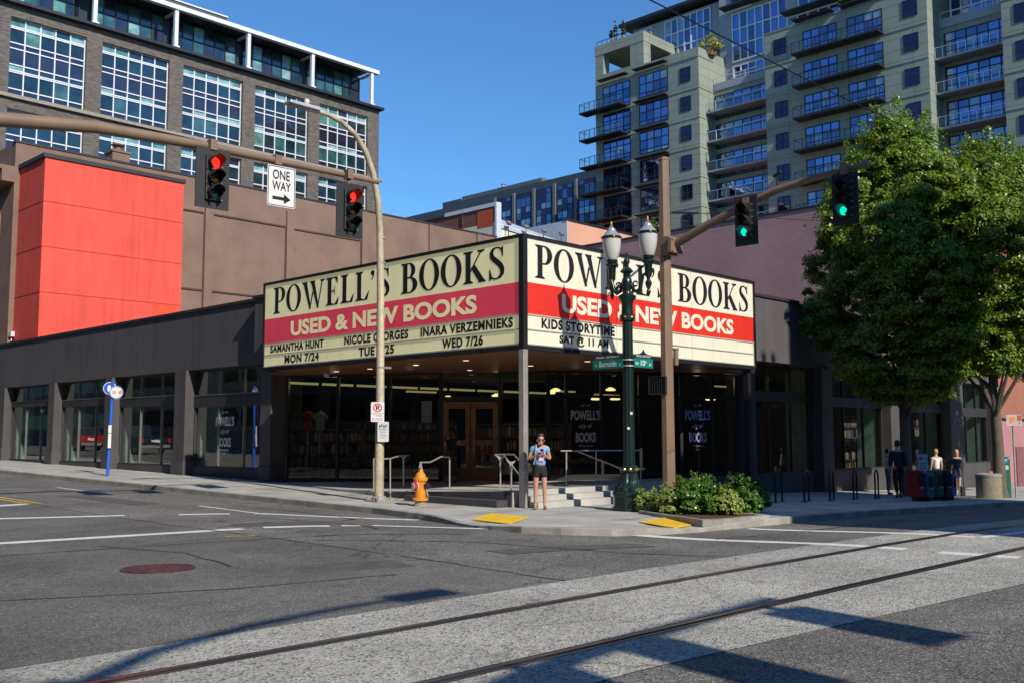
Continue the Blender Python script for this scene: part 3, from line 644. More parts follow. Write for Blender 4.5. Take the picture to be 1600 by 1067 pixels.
# painted shop lettering on the glass
decal = M('glass_lettering', (.62, .64, .66), .7, 0, .15, 20)
def signwriting(O, u, v, nn, u0, u1, z0, z1, mat, parent):
    m = MB(); h = z1-z0; w_ = u1-u0; c = (u0+u1)/2; L = lambda t, a, b, y0, y1, **k: letter(m, t, O, u, v, nn, c-w_*a/2, c-w_*a/2+w_*b, z0+h*y0, z0+h*y1, off=.02, **k)
    L('EST. 1971', .30, .30, .93, .975, bold=.01); L("POWELL'S", 1, 1, .64, .86, bold=.035); L('city of', .46, .46, .44, .58, bold=.01, shear=.35)
    L('BOOKS', .68, .68, .17, .38, bold=.035); L('PORTLAND, OR', .48, .48, .07, .11, bold=.01); L('U.S.A.', .18, .18, 0, .035, bold=.01)
    part('lettering', m, mat, parent)
wl = [o for o in shop.children if o.name.startswith('window')]
p = at(337, 709, x=1.93); q = at(367, 640, x=1.93)
signwriting((1.93, 0, 0), (0, -1, 0), (0, 0, 1), (-1, 0, 0), -p[1], -q[1], p[2], q[2], decal, wl[0])
O, u, v, nn, l = wallframe(*SEG[3])
if nn.dot(Vector((-1, -1, 0))) < 0: nn = -nn
def onseg(px, py):
    r = Vector(ray(px, py)); t = (O-Vector(CAM)).dot(nn)/r.dot(nn); P = Vector(CAM)+r*t-O; return P.dot(u), P.z
dimdecal = M('dim_lettering', (.40, .40, .39), .7, 0, .15, 20)
bluedecal = M('blue_lettering', (.36, .47, .78), .7, 0, .15, 20)
for (pa, pb, mt) in (((892, 703), (937.5, 630), decal), ((1071, 703), (1109, 630), bluedecal)):
    a = onseg(*pa); b = onseg(*pb); signwriting(O, u, v, nn, a[0], b[0], a[1], b[1], mt, wl[-1])
# rooms behind the glass
room = M('shop_wall', (.16, .135, .11), .9, 0, .15, 1)
for a in ((5.6, 5.75, 17, 36.8), (21, 34.8, 8.0, 8.15), (5.75, 27, 30, 30.15), (26.85, 27, 8.15, 30)): mb = MB(); mb.box(*a, .1, 4.0); part('inner_wall', mb, room, shop)
mb = MB(); mb.prism([(1.95, 12.35), (11.9, 1.95), (34.85, 1.95), (34.85, 36.9), (1.95, 36.9)], 4.0, 4.2); part('ceiling', mb, M('shop_ceiling', (.30, .28, .24), .9), shop)
strip_l = glow('strip_lamp', (1, .80, .35), .36)
P0 = at(449, 595.5, D=36); n_ = 0
mb = MB()
for k in range(9):
    x = P0[0]+k*1.55; y = P0[1]-.05*k
    mb.box(x, x+1.35, y, y+.12, 3.46, 3.54)
for (px, py) in ((660, 613), (880, 612), (950, 618)):
    q = at(px, py, D=37); mb.box(q[0]-.7, q[0]+.7, q[1], q[1]+.1, q[2], q[2]+.06)
part('ceiling_lamp', mb, strip_l, shop)
for (px, py) in ((700, 620.5), (776, 617), (868, 608.5), (860, 612.5), (954, 607.5), (1110, 622.5), (961, 622), (931, 622)):
    q = at(px, py, D=33.5); m = MB(); m.lathe((q[0], q[1], q[2]-.03), [(.05, .09), (.16, .03), (.17, 0), (.13, -.02)], 14); 
    pl_ = part('pendant_lamp', m, glow('pendant', (1, .72, .30), 2.2), shop); m = MB(); m.tube([(q[0], q[1], q[2]+.06), (q[0], q[1], 4.0)], .008, 5); part('cord', m, dark, pl_)
# ------------------------------------------------------------------ the marquee
marq = thing('marquee_sign', 'large two sided cream and red marquee sign wrapped round the shop corner', 'marquee', (0, 0, 0))
creamL = M('cream_shade_side', (.80, .755, .44), .35, 0, .04, .7, spec=.5, streak=.05)  # copy for the shaded left face, its light put in as a yellower tint
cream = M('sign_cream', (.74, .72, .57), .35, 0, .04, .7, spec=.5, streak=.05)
redL_ = M('red_shade_side', (.60, .05, .085), .35, 0, .06, .8, spec=.5, streak=.06)  # copy for the shaded left face, pinker shade tint in the colour
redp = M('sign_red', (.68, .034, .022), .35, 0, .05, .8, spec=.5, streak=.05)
for m_, e_ in ((creamL, .27), (redL_, .36), (cream, .10), (redp, .10)):   # glow added to brighten the faces, most on the shaded left
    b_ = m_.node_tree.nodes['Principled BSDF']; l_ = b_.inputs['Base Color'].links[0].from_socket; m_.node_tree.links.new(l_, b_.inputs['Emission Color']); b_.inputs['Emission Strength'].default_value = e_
blackp = M('letter_black', (.012, .012, .016), .5)
framep = M('sign_frame', (.022, .022, .026), .45, .3)
Z0, Z1 = 3.5, 6.11; LL, LR = 10.68, 10.0
zA, zB, zC, zD = 3.60, 4.305, 5.02, 6.03
mb = MB()
mb.box(0, .10, 0, LL, Z0, zA); mb.box(0, .10, 0, LL, zD, Z1); mb.box(0, .10, LL-.08, LL, zA, zD); mb.box(-.004, .14, -.004, .14, zA, zD); mb.box(.10, LR, 0, .10, Z0, zA); mb.box(.10, LR, 0, .10, zD, Z1); mb.box(LR-.08, LR, 0, .10, zA, zD)
mb.box(.10, .5, LL-.06, LL, Z0, Z1); mb.box(LR-.06, LR, .10, .5, Z0, Z1); mb.box(.12, .16, .12, LL-.06, Z0, Z1); mb.box(.16, LR-.06, .12, .16, Z0, Z1)
part('frame', mb, framep, marq)
mb = MB(); mb.prism([(.5, .5), (9.94, .5), (9.94, 1.2), (8, 1.2), (1.2, 8), (1.2, LL-.06), (.5, LL-.06)], 5.9, 6.05); part('top', mb, framep, marq)
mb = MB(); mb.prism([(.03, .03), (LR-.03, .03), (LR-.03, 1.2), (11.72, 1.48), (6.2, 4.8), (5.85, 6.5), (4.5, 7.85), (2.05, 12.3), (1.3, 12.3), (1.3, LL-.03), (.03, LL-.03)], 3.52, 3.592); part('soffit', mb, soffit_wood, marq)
for (px, py) in ((640+37/3.81, 570), (728, 563), (734, 578), (648, 585), (829, 571.3), (918, 564.5), (526, 580), (578, 576), (650, 570), (1040, 575)):
    q = at(px, py, z=3.52); m = MB(); m.lathe((q[0], q[1], 3.515), [(.075, .005), (.085, 0), (.05, -.004)], 14); part('downlight', m, glow('downlight', (1, .82, .55), 1.3), marq)
q = at(511, 583, z=3.5); m = MB(); m.lathe((q[0], q[1], 3.52), [(.10, 0), (.11, -.05), (.08, -.12), (.03, -.15)], 14); part('dome_camera', m, M('dome_white', (.5, .5, .5), .3), marq)
FL = (Vector((.03, LL, 0)), Vector((0, -1, 0)), Vector((0, 0, 1)), Vector((-1, 0, 0)))
FR = (Vector((0, .03, 0)), Vector((1, 0, 0)), Vector((0, 0, 1)), Vector((0, -1, 0)))
def ul(px, py): p = at(px, py, x=.03); return LL-p[1], p[2]
def ur(px, py): p = at(px, py, y=.03); return p[0], p[2]
cutL = [.08, ul(529, 500)[0], ul(651.8, 480)[0], LL-.10]; cutR = [.14, 3.4, 6.7, LR-.08]
for (O, u, v, nn), cuts in ((FL, cutL), (FR, cutR)):
    for a, b in zip(cuts, cuts[1:]):
        a += .006; b -= .006
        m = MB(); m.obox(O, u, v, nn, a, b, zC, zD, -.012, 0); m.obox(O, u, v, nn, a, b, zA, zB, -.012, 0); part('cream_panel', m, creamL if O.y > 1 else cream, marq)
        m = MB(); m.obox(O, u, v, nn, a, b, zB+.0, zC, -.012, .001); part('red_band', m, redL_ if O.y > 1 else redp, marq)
    m = MB()
    for z in (zA+.02, (zA+zB)/2, zB-.02): m.obox(O, u, v, nn, cuts[0], cuts[-1], z-.014, z+.014, .001, .022)
    part('letter_track', m, M('track_plastic', (.42, .42, .38), .4), marq)
def txt(face, fn, t, a, b, z0, z1, mat, nm='lettering', **k):
    O, u, v, nn = face; m = MB(); letter(m, t, O, u, v, nn, a, b, z0, z1, **k); part(nm, m, mat, marq)
for face, fn, xa, xb in ((FL, ul, 427.7, 788.5), (FR, ur, 836, 1168.5)):
    a = fn(xa, 480 if fn is ul else 430)[0]; b = fn(xb, 430 if fn is ul else 480)[0]
    txt(face, fn, "POWELL'S BOOKS", a, b, 5.13, 5.93, blackp, serif=True)
for face, fn, xa, xb in ((FL, ul, 454.6, 745.3), (FR, ur, 878, 1145.5)):
    a = fn(xa, 515)[0]; b = fn(xb, 490 if fn is ul else 510)[0]
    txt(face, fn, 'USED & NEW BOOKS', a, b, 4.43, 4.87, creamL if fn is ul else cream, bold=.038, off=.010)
r1 = ((zA+zB)/2+.055, zB-.06); r2 = (zA+.06, (zA+zB)/2-.045)
def row(face, fn, t, xa, xb, y, r): txt(face, fn, t, fn(xa, y)[0], fn(xb, y)[0], r[0], r[1], blackp, bold=.042, space=1.12)
row(FL, ul, 'SAMANTHA HUNT', 422.8, 506, 545, r1); row(FL, ul, 'MON 7/24', 445, 498.6, 562, r2)
row(FL, ul, 'NICOLE GEORGES', 538.4, 638.4, 525, r1); row(FL, ul, 'TUE 7/25', 561, 616, 548, r2)
row(FL, ul, 'INARA VERZEMNIEKS', 657.5, 801.8, 510, r1); row(FL, ul, 'WED 7/26', 691, 755, 535, r2)
row(FR, ur, 'KIDS STORYTIME', 846, 960, 512, r1); row(FR, ur, 'SAT @ 11 AM', 874, 950.5, 535, r2)
mb = MB(); mb.box(-.0, .15, .0, .15, -.15, 3.5); part('post', mb, stainless, marq, bevel=.01)
mb = MB(); mb.box(9.72, 9.9, .14, .3, -.3, 3.5); part('post', mb, framep, marq)

# ------------------------------------------------------------------ the buildings behind
def gridwin(parent, O, u, v, nn, us, vs, bar, fmat, pmats, choose, dbl=(), depth=.06, name='window'):
    """one window: bars at the us / vs lines, and a pane mesh of one face per light"""
    O = Vector(O); u = Vector(u); v = Vector(v); nn = Vector(nn)
    f = MB(); h = bar/2
    for i, a in enumerate(us): f.obox(O, u, v, nn, a-h, a+h, vs[0], vs[-1], 0, depth)
    for b in list(vs)+list(dbl): f.obox(O, u, v, nn, us[0]-h, us[-1]+h, b-h, b+h, 0, depth-.004)
    wn = f.build(name, fmat, parent); p = MB()
    for i in range(len(us)-1):
        for j in range(len(vs)-1):
            p.cur = choose(i, j); q = [O+u*us[i]+v*vs[j]+nn*.015, O+u*us[i+1]+v*vs[j]+nn*.015, O+u*us[i+1]+v*vs[j+1]+nn*.015, O+u*us[i]+v*vs[j+1]+nn*.015]
            if u.cross(v).dot(nn) < 0: q = q[::-1]
            p.add(q, [(0, 1, 2, 3)])
    p.build('pane', pmats, wn); return wn
def lin(a, b, n): return [a+(b-a)*i/n for i in range(n+1)]
X_, Y_, Z_ = (1, 0, 0), (0, 1, 0), (0, 0, 1); NX, NY = (-1, 0, 0), (0, -1, 0)
brownb = brick('brown_brick', (.240, .155, .115), (.225, .144, .107), (.198, .125, .092), .24, .075, .008, var=.16)
browntrim = M('brown_trim', (.220, .142, .106), .85, 0, .1, 1.2)
redst = M('red_stucco', (.76, .088, .056), .8, 0, .09, .5, .1, 18, fine=.04, streak=.12)
bb = thing('brown_building', 'tall brown painted brick building with a red block on its side', 'building', (2, 37, 0))
mb = MB(); mb.box(2, 36.3, 37, 68, -1, 16.35); part('wall', mb, brownb, bb)
mb = MB(); mb.box(1.95, 36.35, 36.95, 37.3, 16.35, 16.45); part('coping', mb, charcoal2, bb)
for a, b, zt in ((12.45, 12.95, 15.4), (17.93, 18.43, 15.4), (23.7, 24.15, 16.3), (29.55, 29.9, 16.3), (34.2, 34.6, 16.3)):
    mb = MB(); mb.box(a, b, 36.86, 37, 5, zt); part('pilaster', mb, browntrim, bb)
for a, b, z in ((11.0, 12.4, 14.35), (13.0, 17.88, 14.35), (18.48, 23.6, 14.3), (24.2, 29.5, 9.85), (11.0, 12.4, 9.85), (13.0, 17.88, 9.85), (18.48, 23.6, 9.85)):
    mb = MB(); mb.box(a, b, 36.93, 37, z, z+.09); part('ledge', mb, M('ledge_brown', (.09, .055, .045), .9), bb)
for x in (12.43, 17.90, 23.66): mb = MB(); mb.tube([(x, 36.95, 5.2), (x, 36.95, 14.3)], .03, 8); part('downpipe', mb, M('pipe_brown', (.08, .05, .04), .7), bb)
mb = MB(); mb.box(1.4, 2.0, 37, 68, 14.3, 14.9); mb.box(1.2, 2.0, 37, 68, 14.9, 15.1); part('cornice', mb, browntrim, bb)
for k in range(6):
    y = 38.6+k*4.6
    for z in (6.6, 10.4): gridwin(bb, (1.97, 0, 0), Y_, Z_, NX, lin(y, y+2.4, 2), lin(z, z+2.6, 2), .09, browntrim, [pane('brown_pane', (.02, .025, .03), .3)], lambda i, j: 0)
mb = MB(); mb.box(7.08, 8.05, 37.3, 38.2, 16.35, 17.0); mb.box(7.02, 8.11, 37.24, 38.26, 17.0, 17.12); mb.lathe((7.55, 37.7, 17.12), [(.18, 0), (.18, .28), (.36, .34), (.36, .40), (.05, .50)], 14); part('chimney', mb, browntrim, bb)
mb = MB(); mb.box(2.25, 9.45, 33.8, 36.99, 5.2, 15.0); rb = part('red_block', mb, redst, bb)
mb = MB(); mb.box(2.15, 9.52, 33.72, 36.98, 15.003, 15.2); part('cap', mb, charcoal2, rb)
mb = MB()
for z in (12.86, 10.66, 8.45): mb.box(2.24, 9.46, 33.79, 36.98, z-.02, z+.02)
part('joint', mb, M('red_joint', (.42, .05, .04), .9), rb)
mb = MB(); mb.box(7.95, 9.2, 33.77, 33.81, 5.3, 8.42); part('hatch', mb, M('hatch_red', (.80, .075, .03), .7), rb)
cp = at(17, 521, x=2.0); mb = MB(); mb.box(2.02, 2.2, 36.6, 36.98, 6.5, 6.75); mb.tube([(2.1, 36.8, 6.5), (2.1, 36.7, 6.3), (1.9, 36.5, 6.25)], .025, 6); tag(part('wall_camera', mb, M('camera_white', (.7, .7, .7), .4), None), 'small white security camera box below the red block on the brown wall', 'security camera')

# grey brick office block with white window grids
offb = brick('speckled_brick', (.165, .140, .122), (.080, .066, .058), (.135, .12, .108), .42, .13, .018, var=.12, offset=.5)
wfr = M('white_aluminium', (.74, .75, .78), .4, .1, .05); dkm = M('dark_metal', (.035, .037, .045), .45, .4)
op = [pane('office_dark', (.010, .028, .036), .10), pane('office_teal', (.035, .105, .10), .12), pane('office_blind', (.20, .36, .36), .12), pane('office_spandrel', (.018, .017, .03), .12), pane('office_blue', (.01, .035, .05), .12), pane('office_mint', (.10, .24, .19), .12)]
ob_ = thing('office_block', 'grey brick office block with tall white gridded windows and dark glass top floor', 'building', (15, 73, 0))
bays = [(-2.17+7.93*k, 4.33+7.93*k) for k in range(7)]
tiers = [(30.66, 37.42), (22.6, 29.36), (14.5, 21.3)]
# the street wall between the windows
mb = MB(); xs_ = [-4]; 
for a, b in bays: xs_ += [a, b]
xs_.append(53.5)
for i in range(0, len(xs_), 2): mb.box(xs_[i], xs_[i+1], 73, 73.9, 0, 38.45)
zc = [0]+[z for t in tiers[::-1] for z in t]+[38.45]
for a, b in bays:
    for i in range(0, len(zc), 2): mb.box(a, b, 73.02, 73.9, zc[i], zc[i+1])
part('wall', mb, offb, ob_)
mb = MB(); mb.box(-4, 53.5, 74.2, 110, 0, 38.4); part('core', mb, offb, ob_)
def choose_office(i, j):
    r = random.random()
    if j in (0, 3, 4): return 3 if j != 0 else (3 if r < .7 else 0)
    if j == 2: return 2 if r < .5 else 4
    if j == 7: return 2 if r < .45 else (5 if r < .6 else 4)
    return 0 if r < .5 else (1 if r < .72 else (4 if r < .9 else 5))
for a, b in bays:
    for (z0, z1) in tiers:
        s = [z0, z0+.55, z0+2.01, z0+2.68, z0+4.09, z0+4.59, z0+6.02, z1]
        s = sorted(s)
        gridwin(ob_, (0, 73.45, 0), X_, Z_, NY, lin(a+.04, b-.04, 5), s, .10, wfr, op, lambda i, j: choose_office(i, {0: 0, 1: 1, 2: 2, 3: 3, 4: 4, 5: 6, 6: 7}[j]), dbl=(z0+2.16, z1-.78-.1), depth=.12)
for (z0, z1), (x0, x1) in (((30.25, 30.55), (12.6, 22.5)), ((30.25, 30.5), (22.5, 54))):
    mb = MB(); mb.box(x0 if x0 > 20 else -4, x1, 72.7, 73.0, z0, z1); part('ledge', mb, M('ledge_stone', (.30, .27, .21), .8), ob_)
mb = MB(); mb.box(-4, 53.8, 72.4, 74.6, 38.45, 38.72); part('roof_edge', mb, dkm, ob_)
mb = MB(); mb.box(-4, 51.6, 75.2, 108, 38.72, 42.9); part('penthouse', mb, dkm, ob_)
for k, x0 in enumerate((-2.8, 5.1, 13.2, 21.4, 29.3, 37.2, 45.2)):
    gridwin(ob_, (0, 75.1, 0), X_, Z_, NY, lin(x0-.1, x0+7.0, 6), [38.95, 40.95, 42.45], .09, dkm, op, lambda i, j: random.choice([0, 4, 4, 3, 1] if (k+i) % 3 else [5, 2, 1]), depth=.1)
for x in (-3.2, 4.8, 12.8, 20.75, 28.6, 36.5, 44.3, 52.3):
    mb = MB(); mb.box(x-.18, x+.18, 72.75, 73.1, 38.95, 42.55); mb.box(x-.14, x+.14, 73.1, 75.0, 42.3, 42.5); mb.box(x-.3, x+.3, 72.6, 73.2, 38.72, 38.95); part('column', mb, wfr, ob_)
mb = MB(); mb.box(-4, 53.2, 72.6, 73.15, 42.55, 42.98); part('canopy_beam', mb, wfr, ob_)
mb = MB(); mb.box(-4, 52.0, 73.15, 78, 42.6, 42.97); part('roof_slab', mb, dkm, ob_)
mb = MB(); mb.box(-4, 36.6, 77.5, 104, 42.9, 45.6); part('plant_room', mb, brick('metal_panel', (.085, .087, .10), (.075, .078, .09), (.03, .03, .035), 1.0, 6, .02, .5, 0, .1), ob_)
mb = MB(); mb.box(-4, 36.7, 77.4, 104.1, 45.6, 45.75); mb.box(24.3, 24.45, 77.35, 77.5, 42.9, 45.6); part('roof_trim', mb, wfr, ob_)

# concrete apartment tower
conc = brick('tower_concrete', (.265, .295, .245), (.245, .275, .23), (.13, .14, .12), 3.3, 1.143, .028, .85, 0, .25, .10, .25)
tdark = M('tower_dark', (.022, .021, .024), .5, .2); tgrey = M('tower_grey', (.30, .32, .36), .6, 0, .06); twhite = M('tower_white', (.62, .66, .72), .45, .1, .05)
tp = [pane('tower_blue', (.008, .018, .055), .50, (.40, .58, 1.0), .12), pane('tower_deep', (.01, .012, .03), .30, (.45, .6, 1.0), .12), pane('tower_curtain', (.20, .25, .27), .28, (.6, .8, 1), .12), pane('tower_black', (.010, .008, .022), .10, (.6, .6, 1), .1)]
cg = glass('rail_glass', (.80, .86, .88), .04, .45)
tw = thing('apartment_tower', 'tall grey green concrete apartment tower with balconies and blue windows', 'building', (78, 45, 0))
FLR = [44.56, 40.88, 37.45, 34.03, 30.6, 27.2, 23.8, 20.4, 17.0, 13.6]
def bx(nm, mt, *a): m = MB(); m.box(*a); return part(nm, m, mt, tw)
bx('wall', conc, 78, 84, 46.17, 61.2, 0, 44.56); bx('wall', conc, 78, 79, 46.17, 53.8, 44.56, 45.57); bx('wall', conc, 79, 84, 46.17, 46.6, 44.56, 45.57)
bx('wall', conc, 78, 78.5, 53.8, 61.2, 44.56, 45.85); bx('loggia_roof', conc, 77.95, 85, 53.75, 61.25, 48.42, 49.65)
for a in ((78, 79.2, 59.95, 61.2), (78, 79.4, 53.8, 55.8)): bx('loggia_column', conc, *a, 45.85, 48.42)
for a in ((83.6, 84.8, 60.0, 61.2), (83.6, 84.8, 53.8, 55)): bx('loggia_column', conc, *a, 44.57, 48.42)
bx('loggia_wall', conc, 84.0, 84.6, 55, 58.2, 44.56, 48.42)
bx('wall', conc, 81, 90, 37.8, 46.17, 0, 41.0); bx('wall', tgrey, 80.9, 81.3, 37.8, 46.1, 41.0, 41.85)
bx('wall', conc, 78, 90, 24.8, 37.8, 0, 44.5); bx('wall', conc, 78, 90, 20.45, 24.8, 0, 56); bx('wall', conc, 81, 90, 13.83, 20.45, 0, 41.0); bx('wall', tgrey, 80.9, 81.3, 13.83, 20.45, 41.0, 41.9); bx('wall', conc, 78, 90, -4, 13.83, 0, 56)
bx('wall', conc, 84, 100, 46.6, 58, 0, 44.5)
for f in FLR:
    for (y0, y1) in ((46.17, 61.2), (20.45, 37.8), (-4, 13.83)):
        if f > 44 and y0 == 46.17: bx('floor_band', conc, 77.9, 78, y0, y1, f-.10, f+.02); continue
        bx('floor_band', conc, 77.93, 78, y0, y1, f-.09, f+.03)
    bx('floor_band', conc, 78, 81, 46.10, 46.17, f-.09, f+.03)
def cw(i, j): return random.choice([0, 0, 0, 1, 1, 2])
for k, f in enumerate(FLR[1:]):
    O = (78, 0, f)
    for y1 in (48.68, 36.68, 22.77, 12.72, 7.0): gridwin(tw, (77.99, 0, f), Y_, Z_, NX, [y1-1.38, y1-.69, y1], [1.0, 1.75, 2.65], .07, tdark, [tp[3]], lambda i, j: 0)
    gridwin(tw, (77.99, 0, f), Y_, Z_, NX, lin(50.4, 54.5, 4), [.65, 1.1, 2.2, 3.25], .10, tdark, tp, lambda i, j: cw(i, j) if k < 3 else random.choice([0, 1, 3, 3]))
    gridwin(tw, (77.99, 0, f), Y_, Z_, NX, lin(55.9, 60.0, 4), [.25, 1.2, 2.3, 3.2], .10, tdark, tp, lambda i, j: cw(i, j) if k < 3 else random.choice([0, 1, 3, 3]))
    bx('awning', tdark, 77.1, 77.93, 50.3, 54.9, f+3.40 if k else f+3.95, f+3.50 if k else f+4.08)
    if k == 0: bx('awning', tdark, 77.1, 77.9, 56.0, 60.3, f+3.95, f+4.08)
    gridwin(tw, (77.99, 0, f), Y_, Z_, NX, lin(29.63, 33.28, 4), [.15, 1.0, 1.8, 2.6], .10, tdark, tp, cw); gridwin(tw, (77.99, 0, f), Y_, Z_, NX, lin(24.85, 28.45, 4), [.15, 1.0, 1.8, 2.6], .10, tdark, tp, cw)
    gridwin(tw, (80.99, 0, f-2.75+2.75), Y_, Z_, NX, lin(39.0, 45.9, 6), [.15, 1.1, 2.1, 2.9], .10, tdark, tp, cw) if k else None
    gridwin(tw, (80.99, 0, f), Y_, Z_, NX, lin(13.95, 20.0, 6), [.15, 1.1, 2.1, 2.9], .10, tdark, tp, cw) if k else None
    # balconies: slab > railing > (glass)
    def balc(x0, x1, y0, y1, z, sm_, rm, th=.20, ng=8, sides=True):
        m = MB(); m.box(x0, x1, y0, y1, z-th, z); b = part('balcony', m, sm_, tw); r = MB()
        r.box(x0+.03, x0+.09, y0, y1, z+1.0, z+1.06)
        for yy in lin(y0+.03, y1-.03, ng): r.box(x0+.04, x0+.09, yy-.03, yy+.03, z, z+1.0)
        if sides:
            for yy in (y0+.03, y1-.06): r.box(x0+.1, x1, yy, yy+.04, z+1.0, z+1.06)
        part('railing', r, rm, b); q = MB(); q.quad((x0+.1, y0+.05, z+.12), (x0+.1, y1-.05, z+.12), (x0+.1, y1-.05, z+.95), (x0+.1, y0+.05, z+.95)); part('glass_panel', q, cg, b)
    balc(76.4, 77.93, 56.2, 62.6, f+.28, tdark, tdark); balc(76.5, 77.93, 24.7, 33.95, f+.12, tdark, tdark, ng=10)
    if k: balc(79.3, 80.98, 37.85, 46.1, f+.75, tgrey, twhite, ng=7, sides=False); balc(79.3, 80.98, 13.9, 20.4, f+.1, tgrey, twhite, ng=9, sides=False)
for y0, y1 in ((24.9, 28.9), (29.7, 34)): bx('awning', tdark, 76.9, 77.93, y0, y1, 44.62, 44.72)
# set-back glass top floors
def gwin(x, y0, y1, z0, z1, n, rows, fm=twhite, bar=.16, ch=cw): gridwin(tw, (x, 0, 0), Y_, Z_, NX, lin(y0, y1, n), lin(z0, z1, rows), bar, fm, tp, ch, depth=.12)
bx('penthouse', tgrey, 84.6, 95, 46.8, 60.2, 44.6, 53.4); gwin(84.55, 48.6, 55.2, 47.6, 53.0, 7, 3); gwin(84.55, 57.2, 59.6, 50.2, 53.0, 3, 2)
bx('penthouse_roof', tdark, 83.0, 95, 46.6, 61.4, 53.7, 54.1); bx('awning', tdark, 83.3, 84.5, 47.5, 56.0, 47.2, 47.35)
bx('penthouse', tgrey, 83.6, 95, 30, 46.8, 41.0, 60); gwin(83.55, 38.0, 45.0, 44.9, 50.6, 7, 3); gwin(83.55, 38.0, 45.0, 42.0, 44.3, 7, 2)
bx('awning', tdark, 82.2, 83.5, 37.0, 46.0, 51.2, 51.4); gwin(83.55, 38, 45, 52, 55, 5, 2, tdark, .16, lambda i, j: 3)
bx('penthouse', tgrey, 82.6, 95, 24.9, 37.7, 44.6, 60); gwin(82.55, 25.2, 37.4, 45.4, 47.6, 10, 1); gwin(82.55, 25.2, 36, 48.4, 51.4, 9, 2); bx('awning', tdark, 81.2, 82.5, 25, 37.6, 47.8, 48.0); bx('awning', tdark, 81.4, 82.5, 25, 37.6, 51.8, 52.0)
bx('penthouse', tgrey, 83.6, 95, 13.9, 20.4, 41.0, 60); gwin(83.55, 14.2, 20.2, 42.0, 45.0, 6, 2); gwin(83.55, 14.2, 20.2, 45.8, 49, 6, 2); gwin(83.55, 14.2, 20.2, 50, 54, 6, 2)
for (y0, y1) in ((37.85, 46.1), (13.9, 20.4)):
    m = MB(); m.box(80.95, 81.0, y0, y1, 42.5, 42.56)
    for yy in lin(y0+.05, y1-.05, 6): m.box(80.95, 81.0, yy-.025, yy+.025, 41.86, 42.5)
    part('railing', m, twhite, tw)
m = MB(); m.box(78.1, 78.16, 54, 61, 50.2, 50.26)
for yy in lin(54, 61, 9): m.box(78.1, 78.15, yy-.02, yy+.02, 49.66, 50.2)
part('railing', m, tdark, tw)

# dark zinc building beyond
zinc = brick('zinc', (.060, .068, .082), (.052, .060, .073), (.02, .022, .027), .55, 30, .03, .5, 0, .2, .08)
zb = thing('zinc_building', 'long dark grey metal clad building far behind the shop roof', 'building', (100, 80, 0))
def bz(nm, mt, *a): m = MB(); m.box(*a); return part(nm, m, mt, zb)
bz('wall', zinc, 100, 125, 70, 111, 0, 41.9); bz('wall', zinc, 101, 124, 111, 132, 0, 41.6); bz('roof_room', M('roof_room_grey', (.12, .125, .135), .7), 103, 118, 93, 112, 41.9, 43.6); bz('roof_room', zinc, 102, 112, 111.3, 116, 41.6, 43.0)
for k in range(6):
    y1 = 100.2-4.42*k; gridwin(zb, (99.98, 0, 0), Y_, Z_, NX, lin(y1-3.1, y1, 3), [34, 35.3, 36.4, 37.4, 38.4, 39.9, 40.6], .10, dkm, tp, lambda i, j: 2 if (j in (1, 3) and random.random() < .5) else random.choice([1, 3, 3]))
    bz('fin', M('fin_grey', (.15, .155, .165), .6), 99.7, 100, y1+.25, y1+.75, 20, 41.0)
m = MB(); m.lathe((103.2, 102, 43.6), [(.3, 0), (.3, .4), (.45, .5), (.1, .7)], 10); m.lathe((103.5, 115, 43.0), [(.3, 0), (.3, .3), (.1, .5)], 10); part('vent', m, tgrey, zb)

# red brick gable, cream building with floodlights, peach wall
rbk = brick('old_red_brick', (.215, .078, .058), (.19, .066, .050), (.185, .10, .085), .3, .1, .008, var=.14)
gb = thing('brick_gable', 'faded red brick parapet wall with an orange painted square and white coping', 'building', (45, 46, 0))
y0 = at(774.5, 318.5, x=45)[1]
def bg_(nm, mt, *a): m = MB(); m.box(*a); return part(nm, m, mt, gb)
bg_('wall', rbk, 45, 45.5, y0+.02, 57, 0, 21.6); bg_('coping', twhite, 44.9, 45.35, y0+.02, 52.3, 21.6, 21.95); bg_('coping', dkm, 44.9, 45.35, 52.3, 58, 21.6, 21.75)
bg_('painted_square', M('orange_patch', (.50, .085, .03), .85), 44.96, 45, 46.05, 48.05, 19.9, 21.45); bg_('corner_trim', twhite, 44.9, 45.5, y0-.2, y0+.02, 15, 21.95)
bg_('downpipe', M('pipe_dark', (.06, .035, .03), .7), 44.88, 45, 49.9, 50.0, 15, 21.5)
cbm = M('cream_render', (.72, .66, .52), .85, 0, .06, .5); mw = M('white_metal', (.55, .60, .66), .45, .2, .05)
cb_ = thing('cream_building', 'low cream wall with a sloping white metal roof edge behind the marquee', 'building', (45.3, y0, 0))
A = at(778, 350, y=y0); B = at(893, 383, y=y0); C_ = at(778, 338, y=y0+1.6); D_ = at(893, 377, y=y0+1.6)
m = MB(); m.add([(A[0]-.3, y0, 8), (B[0]+1, y0, 8), (B[0]+1, y0, B[2]-.25), (A[0]-.3, y0, A[2]+.1), (A[0]-.3, y0+6, 8), (B[0]+1, y0+6, 8), (B[0]+1, y0+6, B[2]-.25), (A[0]-.3, y0+6, A[2]+.1)], [(0, 1, 2, 3), (5, 4, 7, 6), (1, 5, 6, 2), (4, 0, 3, 7)]); part('wall', m, cbm, cb_)
m = MB(); m.add([(A[0]-.3, y0-.12, A[2]), (B[0]+1, y0-.12, B[2]-.35), (D_[0]+1, y0+2.4, D_[2]-.2), (C_[0]-.3, y0+2.4, C_[2]+.15), (A[0]-.3, y0-.12, A[2]-.3), (B[0]+1, y0-.12, B[2]-.65)], [(0, 1, 2, 3), (4, 5, 1, 0)]); part('roof', m, mw, cb_)
